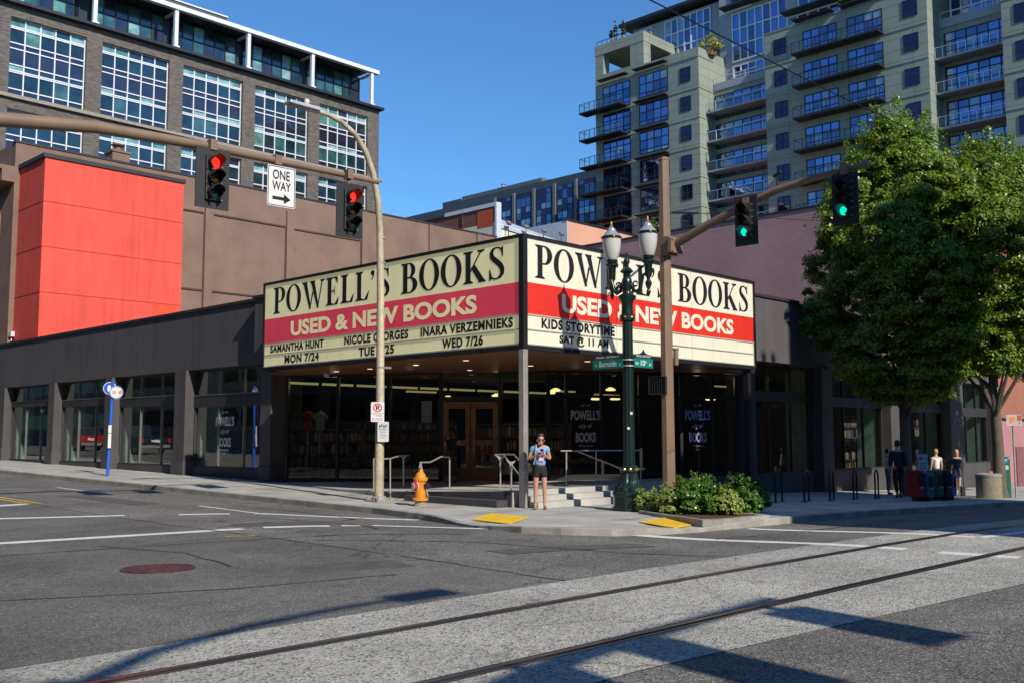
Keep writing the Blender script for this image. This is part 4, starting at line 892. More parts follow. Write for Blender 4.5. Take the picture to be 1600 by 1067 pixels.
FLN = ['floodlight on the sloping white roof edge, nearest the red brick gable', 'floodlight on the white roof edge, second from the red brick gable', 'floodlight on the white roof edge, second from the peach wall', 'floodlight on the white roof edge, closest to the peach wall']
for i, (px, yt, yb) in enumerate(((794.5, 349, 372), (822, 355, 376), (849.5, 361, 380), (877, 366, 386))):
    t_ = at(px, yt, y=y0-.5); b_ = at(px, yb, y=y0-.5)
    fl = thing('floodlight', FLN[i], 'floodlight', b_, 'floodlights on the cream roof edge'); h = t_[2]-b_[2]
    m = MB(); m.tube([(b_[0], b_[1], b_[2]), (b_[0], b_[1], t_[2]-.25)], .045, 6); m.tube([(b_[0], b_[1], b_[2]+.02), (b_[0], b_[1]+.8, b_[2]+.02)], .045, 6); m.build('bracket', dkm, fl)
    m = MB(); m.obox(t_, (1, 0, 0), (0, .5, .86), (0, -.86, .5), -.24, .24, -.17, .14, -.08, .14); m.build('lamp_head', M('lamp_grey', (.22, .21, .19), .5, .3), fl)
pk = M('peach_render', (.66, .34, .24), .85, 0, .06, .4)
pb = thing('peach_building', 'plain peach rendered wall behind the marquee and the twin lamp', 'building', (60, 48, 0))
A = at(886, 345, y=48.5); m = MB(); m.box(A[0], A[0]+25, 48.5, 60, 0, A[2]); part('wall', m, pk, pb)
m = MB(); m.box(A[0]-.05, A[0], 48.45, 60, 0, A[2]); part('side_wall', m, M('pale_grey_wall', (.50, .56, .62), .7), pb)
m = MB(); m.box(A[0]-.12, A[0]+25, 48.4, 48.8, A[2], A[2]+.18); part('coping', m, dkm, pb)

# purple brown wall and brick front at the right end of the shop
purp = brick('purple_brick', (.37, .23, .225), (.34, .21, .21), (.30, .19, .185), .46, .20, .01, var=.12, vscale=.35)
pw = thing('purple_building', 'purple brown painted brick building rising behind the right end of the shop', 'building', (35, 1.6, 0))
def bp_(nm, mt, *a): m = MB(); m.box(*a); return part(nm, m, mt, pw)
bp_('wall', purp, 35.02, 60, 1.75, 28.2, -2, 14.2); bp_('coping', dkm, 34.95, 60, 1.7, 28.25, 14.2, 14.3)
bp_('brick_front', brick('orange_brick', (.40, .115, .060), (.33, .09, .05), (.36, .22, .17), .22, .075, .010, var=.10), 35.03, 60, 1.6, 1.74, 2.35, 14.2)
bp_('painted_base', M('mauve_paint', (.44, .21, .22), .7, 0, .06, 1), 35.03, 60, 1.56, 1.74, -2, 2.35); bp_('flashing', M('pale_flashing', (.42, .34, .33), .7), 34.9, 35.02, 6.0, 12.5, 6.12, 6.3)
m = MB(); m.box(37.2, 38.3, 1.50, 1.56, -1.4, 1.0); part('door', m, M('mauve_door', (.22, .10, .11), .6), pw); m = MB(); m.box(35.5, 60, 1.5, 1.57, 2.30, 2.40); part('ledge', m, dkm, pw)

# ------------------------------------------------------------------ unseen blocks behind the camera: cast shade, show in the glass, cut sky light
side = thing('corner_block', 'masonry block across the side street that shades the far pavement', 'building', (-1.5, -22, 0))
m = MB(); m.box(-1.35, 12.6, -24.0, -21.6, -2, 18.0); m.box(5.4, 9.5, -24.0, -21.6, 18.0, 19.85); m.box(9.5, 11.5, -24.0, -21.6, 18.0, 22.4); m.box(11.5, 12.2, -24.0, -21.6, 18.0, 20.6); m.build('wall', brownb, side)
m = MB(); m.lathe((10.5, -22.8, 22.4), [(.9, 0), (.85, .25), (.6, .5), (.3, .65), (.05, .7)], 24)
for q in (7.75, 8.35): m.lathe((q, -22.0, 19.85), [(.10, 0), (.10, .5), (.16, .52), (.16, .6)], 10)
m.build('roof_tank', dkm, side)
for i, (y0_, y1_, h, c) in enumerate(((-8, 14, 27, (.20, .16, .12)), (14.2, 34, 24, (.13, .09, .07)), (34.2, 58, 28, (.22, .19, .16)), (58.2, 230, 26, (.2, .19, .18)), (-75, -24, 26, (.22, .17, .14)))):  # unseen blocks, heights raised to cut ambient sky light
    t_ = thing('street_block', ['buff brick block across the main street', 'brown block across the main street', 'pale stone block across the main street', 'grey block across the main street', 'dark brick block behind the near corner'][i], 'building', (-24, y0_, 0))
    m = MB(); m.box(-44, -21.5, y0_, y1_, -1, h); m.build('wall', M('block_%d' % i, c, .9, 0, .2, .6), t_)
    for z in [2.2+3.4*k for k in range(int((h-2)/3.4))]:
        gridwin(t_, (-21.48, 0, z), Y_, Z_, (1, 0, 0), lin(y0_+1, y1_-1, 8), [0, 1.9], .5, M('block_trim', (.25, .22, .2), .8), [pane('block_pane', (.02, .02, .025), .05)], lambda i, j: 0)
t_ = thing('street_block', 'unseen far block added across the main street to keep sky out of reflections', 'building', (-12, -170, 0)); m = MB(); m.box(-40, 14, -190, -160, -2, 34); m.build('wall', M('block_far', (.2, .19, .18), .9, 0, .2, .6), t_)  # added to hide bright sky mirrored in the shop glass
for i, (x0, x1) in enumerate(((12.5, 60), (60.5, 140))): t_ = thing('side_block', ['unseen tall block added beyond the side street to cut sky light', 'second unseen tall block added beyond the side street to cut sky light'][i], 'building', (x0, -64, 0)); m = MB(); m.box(x0, x1, -110, -64, -4, 31); m.build('wall', M('block_far', (.2, .19, .18), .9, 0, .2, .6), t_)  # back row added to block low sky light
for i, (x0, x1, h) in enumerate(((12.6, 30, 7.5), (30.5, 230, 13))):
    t_ = thing('side_block', ['low block across the side street', 'low far block across the side street'][i], 'building', (x0, -24, 0)); m = MB(); m.box(x0, x1, -44, -24, -3, h); m.build('wall', M('side_%d' % i, (.2, .16, .13), .9, 0, .2, .6), t_)

# ------------------------------------------------------------------ street furniture
brownp = M('mast_brown', (.235, .155, .105), .5, 0, .10, 2, fine=.05)
blk = M('signal_black', (.016, .017, .019), .5, 0, .1); blk2 = M('backplate_black', (.022, .024, .027), .55, 0, .1)
red_on = glow('signal_red', (1, .02, .01), 2.2); green_on = glow('signal_green', (.0, .80, .52), 1.25)
red_off = M('lens_red_off', (.05, .006, .005), .25); amb_off = M('lens_amber_off', (.075, .03, .006), .25); grn_off = M('lens_green_off', (.004, .045, .03), .25)
signw = M('sign_white', (.74, .74, .74), .45, 0, .04, 6, spec=.4); signk = M('sign_ink', (.012, .012, .014), .5)
def signal(label, c, face, w_, h_, r, gap, lit, hang, group):
    """three-lens traffic signal: c = centre of its backplate, face = the way it looks"""
    c = Vector(c); n = Vector(face).normalized(); u = Vector((0, 0, 1)).cross(n); v = Vector((0, 0, 1))
    t = thing('traffic_signal', label, 'traffic light', c, group)
    m = MB(); m.obox(c, u, v, n, -w_/2, w_/2, -h_/2, h_/2, -.012, .012)
    for sx in (-1, 1):
        for k in range(9):
            if k in (2, 5, 8): continue
            z = -h_*.40+k*h_*.095
            for q in range(3): m.obox(c, u, v, n, sx*(w_*.37)+q*.022-.024, sx*(w_*.37)+q*.022-.014, z-.03, z+.03, .012, .014)
    m.build('backplate', blk2, t, bevel=.003)
    m = MB(); hw = r*1.28
    for k in (1, 0, -1): m.obox(c, u, v, n, -hw, hw, k*gap-gap*.49, k*gap+gap*.49, -.16, .07)
    m.build('housing', blk, t, bevel=.012)
    for k, (mo, mf, nm) in enumerate(((red_on, red_off, 'red'), (amb_off, amb_off, 'amber'), (green_on, grn_off, 'green'))):
        o = c+v*(1-k)*gap; m = MB()
        m.lathe(o+n*.07, [(r*.95, 0), (r*.85, .025), (r*.5, .045), (.005, .052)], 20, axis=n, xdir=u)
        m.build('lens', (mo if nm == lit else mf), t, smooth=True)
        m = MB(); N = 20; vs = []; L_ = r*2.1
        for i in range(N+1):
            a = math.radians(-62+304*i/N); du, dv = math.cos(a), math.sin(a)
            cut = L_*(.55+.45*max(0, dv)) if dv < .2 else L_
            for rr, dd in ((r*1.02, .07), (r*1.02, .07+cut), (r*1.12, .07+cut), (r*1.12, .07)): vs.append(o+u*du*rr+v*dv*rr+n*dd)
        m.add(vs, [(4*i+j, 4*i+(j+1) % 4, 4*i+4+(j+1) % 4, 4*i+4+j) for i in range(N) for j in range(4)]); m.build('visor', blk, t, smooth=True)
    m = MB()
    m.tube([c+v*(h_/2-.05)-n*.05, c+v*(hang-.0)-n*.05], .035, 8); m.obox(c-n*.05, u, v, n, -.07, .07, hang-.13, hang+.08, -.09, .09); m.build('hanger', brownp, t)
    for sx in (-1,):
        m = MB()
        for k in range(6): m.obox(c, u, v, n, hw, hw+.035, -gap*1.4+k*gap*.55-.012, -gap*1.4+k*gap*.55+.012, .03, .05)
        m.build('latch', M('latch_grey', (.3, .3, .3), .5, .6), t)
    return t
# mast on the right of the entrance
MP = (2.47, -2.12); zb_ = walk(*MP)
mast = thing('signal_mast', 'brown steel signal mast rising behind the shrubs with an arm over the side street', 'signal mast', (MP[0], MP[1], zb_))
m = MB(); m.tube([(MP[0], MP[1], zb_-.1), (MP[0], MP[1], 4), (MP[0], MP[1], 7.86)], [.15, .138, .122], 8); m.build('pole', brownp, mast)
m = MB(); m.lathe((MP[0], MP[1], zb_), [(.3, 0), (.3, .03), (.2, .05), (.19, .16), (.165, .2)], 8, rot=.39); m.build('base_plate', brownp, mast)
m = MB(); m.lathe((MP[0], MP[1], 7.86), [(.135, 0), (.135, .05), (.02, .09)], 8, rot=.39); m.build('pole_cap', brownp, mast)
m = MB(); m.tube([(MP[0], -2.30, 5.83), (MP[0], -3.2, 6.16), (MP[0], -4.05, 6.43), (MP[0], -4.92, 6.66), (MP[0], -5.8, 6.77), (MP[0], -6.85, 6.84)], [.10, .095, .088, .08, .07, .055], 12); m.build('arm', brownp, mast, smooth=True)
m = MB(); m.box(MP[0]-.17, MP[0]+.17, -2.34, -1.95, 5.62, 6.05); m.box(MP[0]-.22, MP[0]+.22, -2.44, -2.34, 5.66, 6.0)
for sx in (-.18, .18):
    for sz in (5.70, 5.96): m.lathe((MP[0]+sx, -2.44, sz), [(.03, 0), (.03, .03)], 6, axis=(0, -1, 0))
m.build('bracket', brownp, mast, bevel=.01)
m = MB(); m.lathe((MP[0], -6.84, 6.84), [(.06, 0), (.095, .02), (.095, .10), (.06, .13)], 12, axis=(0, -1, .05), xdir=(1, 0, 0)); m.build('end_cap', brownp, mast)
m = MB(); m.tube([(MP[0], -5.0, 6.7), (MP[0]-.05, -5.0, 6.95)], .02, 6); m.tube([(MP[0]-.05, -4.93, 6.95), (MP[0]-.05, -5.1, 7.03)], .035, 8); m.build('detector', dkm, mast)
signal('black traffic light showing green, on the brown arm nearer its mast', (2.36, -4.30, 6.10), (-1, -.04, 0), .53, 1.06, .10, .245, 'green', .42, 'traffic lights on the brown arms')
signal('black traffic light showing green at the arm tip in front of the tree', (2.36, -6.52, 6.20), (-1, -.04, 0), .53, 1.04, .10, .245, 'green', .62, 'traffic lights on the brown arms')
# pedestrian signal on that mast
pc = at(1030, 602, D=22.6)
ps = thing('pedestrian_signal', 'black boxed pedestrian signal with a mesh visor on the brown mast', 'pedestrian signal', pc)
n_ = Vector((-.95, -.3, 0)).normalized(); u_ = Vector((0, 0, 1)).cross(n_)
m = MB(); m.obox(pc, u_, Z_, n_, -.2, .2, -.2, .2, -.12, .02); m.build('housing', blk, ps, bevel=.02)
m = MB()
for a in ((-.2, .2, .19, .2), (-.2, .2, -.2, -.19), (-.2, -.19, -.19, .19), (.19, .2, -.19, .19)): m.obox(pc, u_, Z_, n_, *a, .02, .16)
for k in range(7):
    m.obox(pc, u_, Z_, n_, -.17+k*.055, -.166+k*.055, -.19, .19, .03, .15); m.obox(pc, u_, Z_, n_, -.19, .19, -.17+k*.055, -.166+k*.055, .04, .14)
m.build('visor', blk2, ps)
m = MB(); m.tube([Vector(pc)-n_*.1+Vector((0, 0, .12)), Vector((MP[0], MP[1], pc[2]+.12))], .03, 6); m.tube([Vector(pc)-n_*.1-Vector((0, 0, .12)), Vector((MP[0], MP[1], pc[2]-.12))], .03, 6); m.build('bracket', brownp, ps)
pc2 = at(1056, 557, D=22.6); m = MB(); m.lathe((pc2[0], pc2[1], pc2[2]-.2), [(.05, 0), (.06, .02), (.06, .34), (.07, .35), (.07, .39)], 10); m.build('junction_box', brownp, mast)
# mast on the far left, its pole outside the picture
YM = 2.5; zl = street(-15.4, YM)
mast2 = thing('signal_mast', 'brown signal arm reaching in over the main street with two red lights', 'signal mast', (-15.4, YM, zl))
m = MB(); m.tube([(-15.4, YM, zl), (-15.4, YM, 7.6)], [.19, .14], 8); m.build('pole', brownp, mast2)
m = MB(); m.tube([(-15.3, YM, 5.5), (-13.5, YM, 6.12), (-11.8, YM, 6.62), (-10.3, YM, 6.93), (-8.66, YM, 7.16), (-6.49, YM, 7.27), (-4.4, YM, 7.30), (-2.2, YM, 7.33)], [.15, .145, .14, .13, .115, .09, .07, .05], 12); m.build('arm', brownp, mast2, smooth=True)
m = MB(); m.lathe((-2.2, YM, 7.33), [(.055, 0), (.055, .04), (.02, .06)], 10, axis=(1, 0, 0), xdir=(0, 0, 1)); m.build('end_cap', brownp, mast2)
signal('black traffic light showing red, between the red block and the one way sign', (-6.40, YM-.16, 6.60), (-.06, -1, 0), .70, 1.2, .125, .30, 'red', .70, 'traffic lights on the brown arms')
signal('black traffic light showing red near the arm tip, beside the pale street light', (-3.08, YM-.16, 6.50), (-.06, -1, 0), .68, 1.2, .125, .30, 'red', .84, 'traffic lights on the brown arms')
def rounded(w_, h_, r, n=6):
    P = []
    for cx, cy, a0 in ((w_/2-r, h_/2-r, 0), (-w_/2+r, h_/2-r, 90), (-w_/2+r, -h_/2+r, 180), (w_/2-r, -h_/2+r, 270)):
        P += [(cx+r*math.cos(math.radians(a0+90*k/n)), cy+r*math.sin(math.radians(a0+90*k/n))) for k in range(n+1)]
    return P
def plate(m, c, u, n, poly, d0, d1):
    c = Vector(c); u = Vector(u); n = Vector(n); v = Vector((0, 0, 1)); k = len(poly)
    vs = [c+u*p[0]+v*p[1]+n*d0 for p in poly]+[c+u*p[0]+v*p[1]+n*d1 for p in poly]
    m.add(vs, [tuple(range(k-1, -1, -1)), tuple(range(k, 2*k))]+[(i, (i+1) % k, k+(i+1) % k, k+i) for i in range(k)])
def ring(m, c, u, n, ro, ri, d, N=28):
    c = Vector(c); u = Vector(u); n = Vector(n); v = Vector((0, 0, 1))
    vs = [c+u*(r*math.cos(2*math.pi*i/N))+v*(r*math.sin(2*math.pi*i/N))+n*d for i in range(N) for r in (ro, ri)]
    m.add(vs, [(2*i, 2*((i+1) % N), 2*((i+1) % N)+1, 2*i+1) for i in range(N)])
c = (-4.80, YM-.12, 6.73); t = thing('one_way_sign', 'white ONE WAY sign with a black arrow hanging between two red lights', 'road sign', c)
n_ = Vector((-.05, -1, 0)).normalized(); u_ = Vector((0, 0, 1)).cross(n_)
m = MB(); plate(m, c, u_, n_, rounded(.66, .86, .05), -.004, .004); m.build('plate', signw, t)
m = MB(); P = rounded(.63, .83, .04); Q = rounded(.60, .80, .035); k = len(P); cv = Vector(c)+n_*.0065
m.add([cv+u_*p[0]+Vector((0, 0, p[1])) for p in P]+[cv+u_*p[0]+Vector((0, 0, p[1])) for p in Q], [(i, (i+1) % k, k+(i+1) % k, k+i) for i in range(k)])
letter(m, 'ONE', c, u_, Z_, n_, -.21, .19, .14, .34, bold=.018, off=.007); letter(m, 'WAY', c, u_, Z_, n_, -.22, .22, -.09, .10, bold=.018, off=.007)
m.add([cv+u_*a+Vector((0, 0, b)) for a, b in ((-.21, -.29), (.06, -.29), (.06, -.36), (.22, -.255), (.06, -.15), (.06, -.22), (-.21, -.22))], [tuple(range(7))]); m.build('lettering', signk, t)
m = MB(); m.tube([(c[0]-.05, YM, 7.35), (c[0]-.05, YM-.05, 6.5)], .03, 8); m.box(c[0]-.13, c[0]+.03, YM-.09, YM+.09, 7.2, 7.4); m.build('hanger', brownp, t)
# pale street light
B0 = (-1.05, 3.75); zb_ = walk(*B0)
cream_p = M('galvanised_cream', (.50, .44, .31), .6, .1, .16, 2.5, fine=.12, bscale=12, streak=.25)
def street_light(nm, label, b, ax, zb):
    t = thing(nm, label, 'street light', (b[0], b[1], zb)); d = Vector((ax[0], ax[1], 0))
    P = lambda s, z: Vector((b[0], b[1], z))+d*s
    m = MB(); m.tube([P(0, zb), P(0, 2.5), P(.02, 5), P(.06, 6.6), P(.13, 7.3), P(.28, 7.9), P(.52, 8.42), P(.85, 8.78), P(1.25, 8.99), P(1.62, 9.07), P(2.0, 9.10)], [.112, .10, .09, .083, .08, .076, .071, .066, .06, .054, .05], 14); m.build('pole', cream_p, t, smooth=True)
    m = MB(); m.box(b[0]-.24, b[0]+.24, b[1]-.24, b[1]+.24, zb+.002, zb+.04)
    for sx in (-1, 1):
        for sy in (-1, 1): m.lathe((b[0]+sx*.19, b[1]+sy*.19, zb+.04), [(.03, 0), (.03, .05), (.015, .05), (.015, .12)], 6)
    m.lathe((b[0], b[1], zb+.04), [(.19, 0), (.18, .05), (.15, .09)], 14); m.build('base_plate', M('base_grey', (.33, .31, .27), .7, .3), t)
    m = MB(); c = P(2.35, 9.10); sd = Vector((-d.y, d.x, 0)); m.obox(c, d, sd, Z_, -.42, .40, -.14, .14, -.03, .05); m.obox(c, d, sd, Z_, -.44, -.05, -.09, .09, -.06, .075); m.build('lamp_head', M('lamp_head_grey', (.55, .56, .57), .4, .2), t, bevel=.02)
    m = MB(); m.obox(c, d, sd, Z_, 0, .36, -.11, .11, -.038, -.03); m.build('lens', M('led_lens', (.30, .29, .25), .2), t)
    m = MB(); m.lathe(c-d*.12+Vector((0, 0, .075)), [(.045, 0), (.045, .03), (.06, .03), (.06, .11), (.03, .13)], 12); m.build('light_sensor', signw, t)
    m = MB()
    for z in (5.75, 6.35, 3.2): m.lathe((b[0], b[1], z), [(.105, 0), (.105, .04)], 12)
    m.obox(P(0, 3.2), d, sd, Z_, -.32, -.1, -.02, .02, 0, .05); m.build('clamp', M('clamp_grey', (.45, .44, .42), .4, .6), t)
    return t
street_light('street_light', 'tall pale curved street light standing on the kerbside by the hydrant', B0, (-1, 0), zb_)
def no_parking(c, n, sz, label):
    t = thing('parking_sign', label, 'parking sign', c); n = Vector(n).normalized(); u = Vector((0, 0, 1)).cross(n); w_, h_ = sz
    m = MB(); plate(m, c, u, n, rounded(w_, h_, .03), -.004, .004); m.build('plate', signw, t); return t, u, n
c = at(590, 643, D=dep((*B0, 0))-.16); t, u_, n_ = no_parking(c, (-.65, -.76, 0), (.315, .47), 'white no parking sign with a red circle, upper one on the street light')
m = MB(); cc = Vector(c)+Vector((0, 0, .10)); ring(m, cc, u_, n_, .105, .082, .0075)
a = math.radians(45); q = [cc+u_*(x*math.cos(a)-y*math.sin(a))+Vector((0, 0, -(x*math.sin(a)+y*math.cos(a))))+n_*.009 for x, y in ((-.085, -.012), (.085, -.012), (.085, .012), (-.085, .012))]; m.add(q, [(0, 1, 2, 3)]); m.build('red_circle', M('sign_red_ink', (.55, .02, .03), .5), t)
m = MB(); letter(m, 'P', cc, u_, Z_, n_, -.04, .05, -.06, .06, bold=.03, off=.006); m.obox(c, u_, Z_, n_, -.15, .15, -.035, -.029, .004, .006); m.build('symbol', signk, t)
m = MB(); letter(m, 'THIS', c, u_, Z_, n_, -.10, .10, -.115, -.055, bold=.012, off=.006); letter(m, 'BLOCK', c, u_, Z_, n_, -.125, .125, -.205, -.14, bold=.012, off=.006); m.build('lettering', M('pink_ink', (.48, .25, .27), .5), t)
c = at(598.7, 674, D=dep((*B0, 0))-.16); t, u_, n_ = no_parking(c, (-.80, -.6, 0), (.27, .475), 'smaller white notice sign under the no parking sign on the street light')
m = MB()
for k, (x, y) in enumerate(((-.08, .13), (-.03, .15), (.02, .12), (.07, .14))): plate(m, Vector(c)+u_*x+Vector((0, 0, y)), u_, n_, ell(0, 0, .018, .045, 10), .005, .007)
m.obox(c, u_, Z_, n_, -.11, .11, .055, .065, .004, .006)
for k in range(6): m.obox(c, u_, Z_, n_, -.09+.015*(k % 2), .09-.02*(k % 3), .02-.034*k-.004, .02-.034*k+.004, .004, .006)
m.build('print', M('grey_ink', (.10, .10, .11), .5), t)
# twin lamp
L0 = (1.12, -2.05); zl = walk(*L0)
lampg = M('lamp_green', (.008, .024, .022), .3, .1, .2, 4, spec=.6); gold = M('gilding', (.58, .36, .09), .35, .7, .15, 8)
frost = M('frosted_globe', (.56, .55, .54), .25, 0, .06, 3); capm = M('lamp_cap_grey', (.40, .40, .44), .3, .3)
tl = thing('twin_lamp', 'dark green ornamental twin lamp with two acorn globes and gilded finials', 'lamp post', (L0[0], L0[1], zl))
m = MB(); m.lathe((L0[0], L0[1], zl), [(.40, 0), (.40, .06), (.365, .09), (.365, .30), (.39, .33), (.39, .37), (.33, .42), (.31, .44)], 8, rot=.39); m.build('base', lampg, tl, bevel=.008)
m = MB(); m.lathe((L0[0], L0[1], zl), [(.33, .43), (.32, .50), (.24, .56), (.20, .66), (.175, .80)], 48, flute=.12, nf=12); m.build('fluted_skirt', lampg, tl, smooth=True)
m = MB(); m.lathe((L0[0], L0[1], zl), [(.17, .80), (.19, .82), (.19, .93), (.16, .95)], 24); m.build('collar', lampg, tl)
m = MB()
for k in range(8):
    a = 2*math.pi*k/8; m.lathe((L0[0]+.185*math.cos(a), L0[1]+.185*math.sin(a), zl+.875), [(.04, 0), (.03, .015), (.008, .022)], 8, axis=(math.cos(a), math.sin(a), 0))
for k in range(6):
    a = 2*math.pi*k/6+.3; m.lathe((L0[0]+.155*math.cos(a), L0[1]+.155*math.sin(a), zl+4.13), [(.035, 0), (.025, .015), (.008, .022)], 8, axis=(math.cos(a), math.sin(a), 0))
m.build('gilded_boss', gold, tl)
m = MB(); m.lathe((L0[0], L0[1], zl), [(.132, .95), (.126, 1.2), (.112, 4.05)], 48, flute=.10, nf=12); m.build('shaft', lampg, tl, smooth=True)
m = MB(); m.lathe((L0[0], L0[1], zl), [(.13, 4.05), (.16, 4.07), (.16, 4.19), (.13, 4.21), (.122, 4.38), (.135, 4.48), (.19, 4.54), (.20, 4.60), (.10, 4.66), (.08, 4.72), (.11, 4.80), (.118, 4.90), (.10, 4.98), (.07, 5.03), (.085, 5.10), (.15, 5.14), (.10, 5.20), (.045, 5.25), (.05, 5.31), (.075, 5.36), (.05, 5.43), (.025, 5.48), (.035, 5.51), (.005, 5.62)], 20); m.build('head', lampg, tl, smooth=True)
av = Vector((.10, -.42, 0)); sdv = av.normalized()
for sg, dz in ((-1, 0.0), (1, .02)):
    c = Vector((L0[0], L0[1], zl))+Vector((.05, -.05, 0))+av*sg
    P = [Vector((L0[0], L0[1], zl+4.86))+sdv*sg*.10, Vector((L0[0], L0[1], zl+4.72))+sdv*sg*.16, Vector((L0[0], L0[1], zl+4.68))+sdv*sg*.24, Vector((L0[0], L0[1], zl+4.74))+sdv*sg*.31, Vector((L0[0], L0[1], zl+4.90))+sdv*sg*.35, Vector((L0[0], L0[1], zl+5.04))+sdv*sg*.39, c+Vector((0, 0, 5.10))]
    m = MB(); m.tube(P, [.035, .04, .045, .045, .04, .032, .03], 10)
    m.tube([Vector((L0[0], L0[1], zl+4.86))+sdv*sg*(.2+.055*math.cos(k*.7))+Vector((0, 0, .055*math.sin(k*.7))) for k in range(9)], .018, 6); m.build('arm', lampg, tl, smooth=True)
    m = MB(); m.lathe(c+Vector((0, 0, dz)), [(.008, 4.54), (.035, 4.60), (.05, 4.65), (.03, 4.70), (.06, 4.78), (.075, 4.84), (.035, 4.92), (.05, 4.97), (.075, 5.0), (.085, 5.22), (.10, 5.27), (.145, 5.30), (.145, 5.33), (.09, 5.35), (.13, 5.40), (.13, 5.43)], 18); m.build('torch', lampg, tl, smooth=True)
    m = MB(); m.lathe(c+Vector((0, 0, dz)), [(.11, 5.43), (.15, 5.50), (.19, 5.66), (.205, 5.80), (.21, 5.90)], 24); m.build('globe', frost, tl, smooth=True)
    m = MB(); m.lathe(c+Vector((0, 0, dz)), [(.215, 5.90), (.225, 5.91), (.225, 5.95), (.215, 5.96)], 24); b_ = m.build('globe_band', lampg, tl)
    m = MB(); m.lathe(c+Vector((0, 0, dz)), [(.205, 5.96), (.15, 6.03), (.10, 6.08), (.095, 6.12), (.06, 6.15), (.045, 6.17)], 24); m.build('globe_cap', capm, tl, smooth=True)
    m = MB(); m.lathe(c+Vector((0, 0, dz)), [(.03, 6.17), (.04, 6.20), (.02, 6.23), (.03, 6.25), (.004, 6.31)], 10)
    for k in range(4): a = 2*math.pi*k/4+.9; m.lathe(c+Vector((.225*math.cos(a), .225*math.sin(a), dz+5.93)), [(.03, 0), (.02, .015), (.005, .02)], 8, axis=(math.cos(a), math.sin(a), 0))
    m.build('finial', gold, tl)
m = MB(); n_ = Vector((-.72, -.69, 0)); u_ = Vector((0, 0, 1)).cross(n_)
cs = Vector((L0[0], L0[1], 0))+n_*.137
m.obox(cs+Vector((0, 0, 2.05)), u_, Z_, n_, .02, .07, -.03, .03, 0, .004); plate(m, cs+Vector((0, 0, 1.73)), u_, n_, ell(-.02, 0, .03, .03, 12), 0, .004); m.build('sticker', signw, tl)
sgreen = M('sign_green', (.0, .20, .155), .4, 0, .04, 4)
def name_sign(label, o, d, n, L_, z, words):
    t = thing('street_name_sign', label, 'street sign', (o[0], o[1], z)); d = Vector(d); n = Vector(n); h = .20
    if Vector((0, 0, 1)).cross(n).dot(d) < 0: u = -d; O = Vector((o[0], o[1], z))+d*L_
    else: u = d; O = Vector((o[0], o[1], z))
    m = MB(); m.obox(O, u, Z_, n, 0, L_, 0, h, -.006, .006); m.build('plate', sgreen, t)
    m = MB(); m.add([O+u*x+Vector((0, 0, y))+n*s for s in (-.006, .006) for x, y in ((L_*.08, h+.012), (L_*.92, h+.012), (L_*.92, h+.085), (L_*.72, h+.095), (L_*.58, h+.13), (L_*.5, h+.20), (L_*.42, h+.13), (L_*.28, h+.095), (L_*.08, h+.085))], [tuple(range(8, -1, -1)), tuple(range(9, 18))]+[(i, (i+1) % 9, 9+(i+1) % 9, 9+i) for i in range(9)]); m.build('topper', blk, t)
    m = MB()
    for (s, a, b, y0, y1) in words: letter(m, s, O, u, Z_, n, a*L_, b*L_, y0*h, y1*h, bold=.012, off=.009)
    letter(m, 'PEARL DISTRICT', O, u, Z_, n, .11*L_, .89*L_, h+.025, h+.072, bold=.008, off=.009); m.build('lettering', signw, t)
p1 = at(927, 577, x=L0[0]-.15)
name_sign('green W Burnside street name sign with a black topper on the twin lamp', (L0[0]-.15, L0[1]+.02), (0, 1, 0), (-1, 0, 0), p1[1]-L0[1]-.02, p1[2], (('W', .08, .13, .22, .52), ('Burnside', .22, .80, .2, .82), ('ST', .88, .95, .2, .5)))
p1 = at(1020, 576, y=L0[1]-.15)
name_sign('green NW 10th Ave street name sign lit by the sun on the twin lamp', (L0[0]+.02, L0[1]-.15), (1, 0, 0), (0, -1, 0), p1[0]-L0[0]-.02, p1[2]+.01, (('NW', .06, .24, .25, .6), ('10', .34, .56, .2, .82), ('th', .58, .66, .5, .82), ('AV', .78, .92, .2, .55)))
m = MB(); m.lathe((L0[0], L0[1], p1[2]+.02), [(.15, 0), (.15, .03)], 16); m.lathe((L0[0], L0[1], p1[2]+.15), [(.15, 0), (.15, .03)], 16); m.build('sign_strap', stainless, tl)
# hydrant
H0 = (-1.25, 2.02); zh = walk(*H0); hy = thing('fire_hydrant', 'orange yellow fire hydrant with a red and white side cap on the pavement', 'fire hydrant', (H0[0], H0[1], zh))
hor = M('hydrant_orange', (.72, .27, .015), .4, 0, .10, 6, spec=.6, fine=.06)
m = MB(); m.lathe((H0[0], H0[1], zh), [(.155, 0), (.155, .05), (.12, .06), (.12, .12)], 16); m.build('foot', M('hydrant_grey', (.30, .27, .20), .8), hy)
m = MB(); m.lathe((H0[0], H0[1], zh), [(.12, .12), (.175, .125), (.175, .165), (.125, .175), (.12, .30), (.12, .52), (.135, .55), (.16, .57), (.165, .60)], 20); m.build('barrel', hor, hy, smooth=True)
m = MB(); m.lathe((H0[0], H0[1], zh), [(.165, .60), (.165, .625), (.13, .64), (.125, .67), (.09, .73), (.055, .76), (.05, .77)], 20); m.lathe((H0[0], H0[1], zh+.77), [(.04, 0), (.04, .05), (.03, .055)], 5); m.build('bonnet', hor, hy, smooth=True)
for k in range(8): a = 2*math.pi*k/8; 
m = MB()
for k in range(8): a = 2*math.pi*k/8; m.lathe((H0[0]+.155*math.cos(a), H0[1]+.155*math.sin(a), zh+.16), [(.016, 0), (.016, .03)], 6)
m.build('flange_bolt', hor, hy)
rv = Vector((R2[0], R2[1], 0)); fv = Vector((F2[0], F2[1], 0)); cH = Vector((H0[0], H0[1], zh+.45))
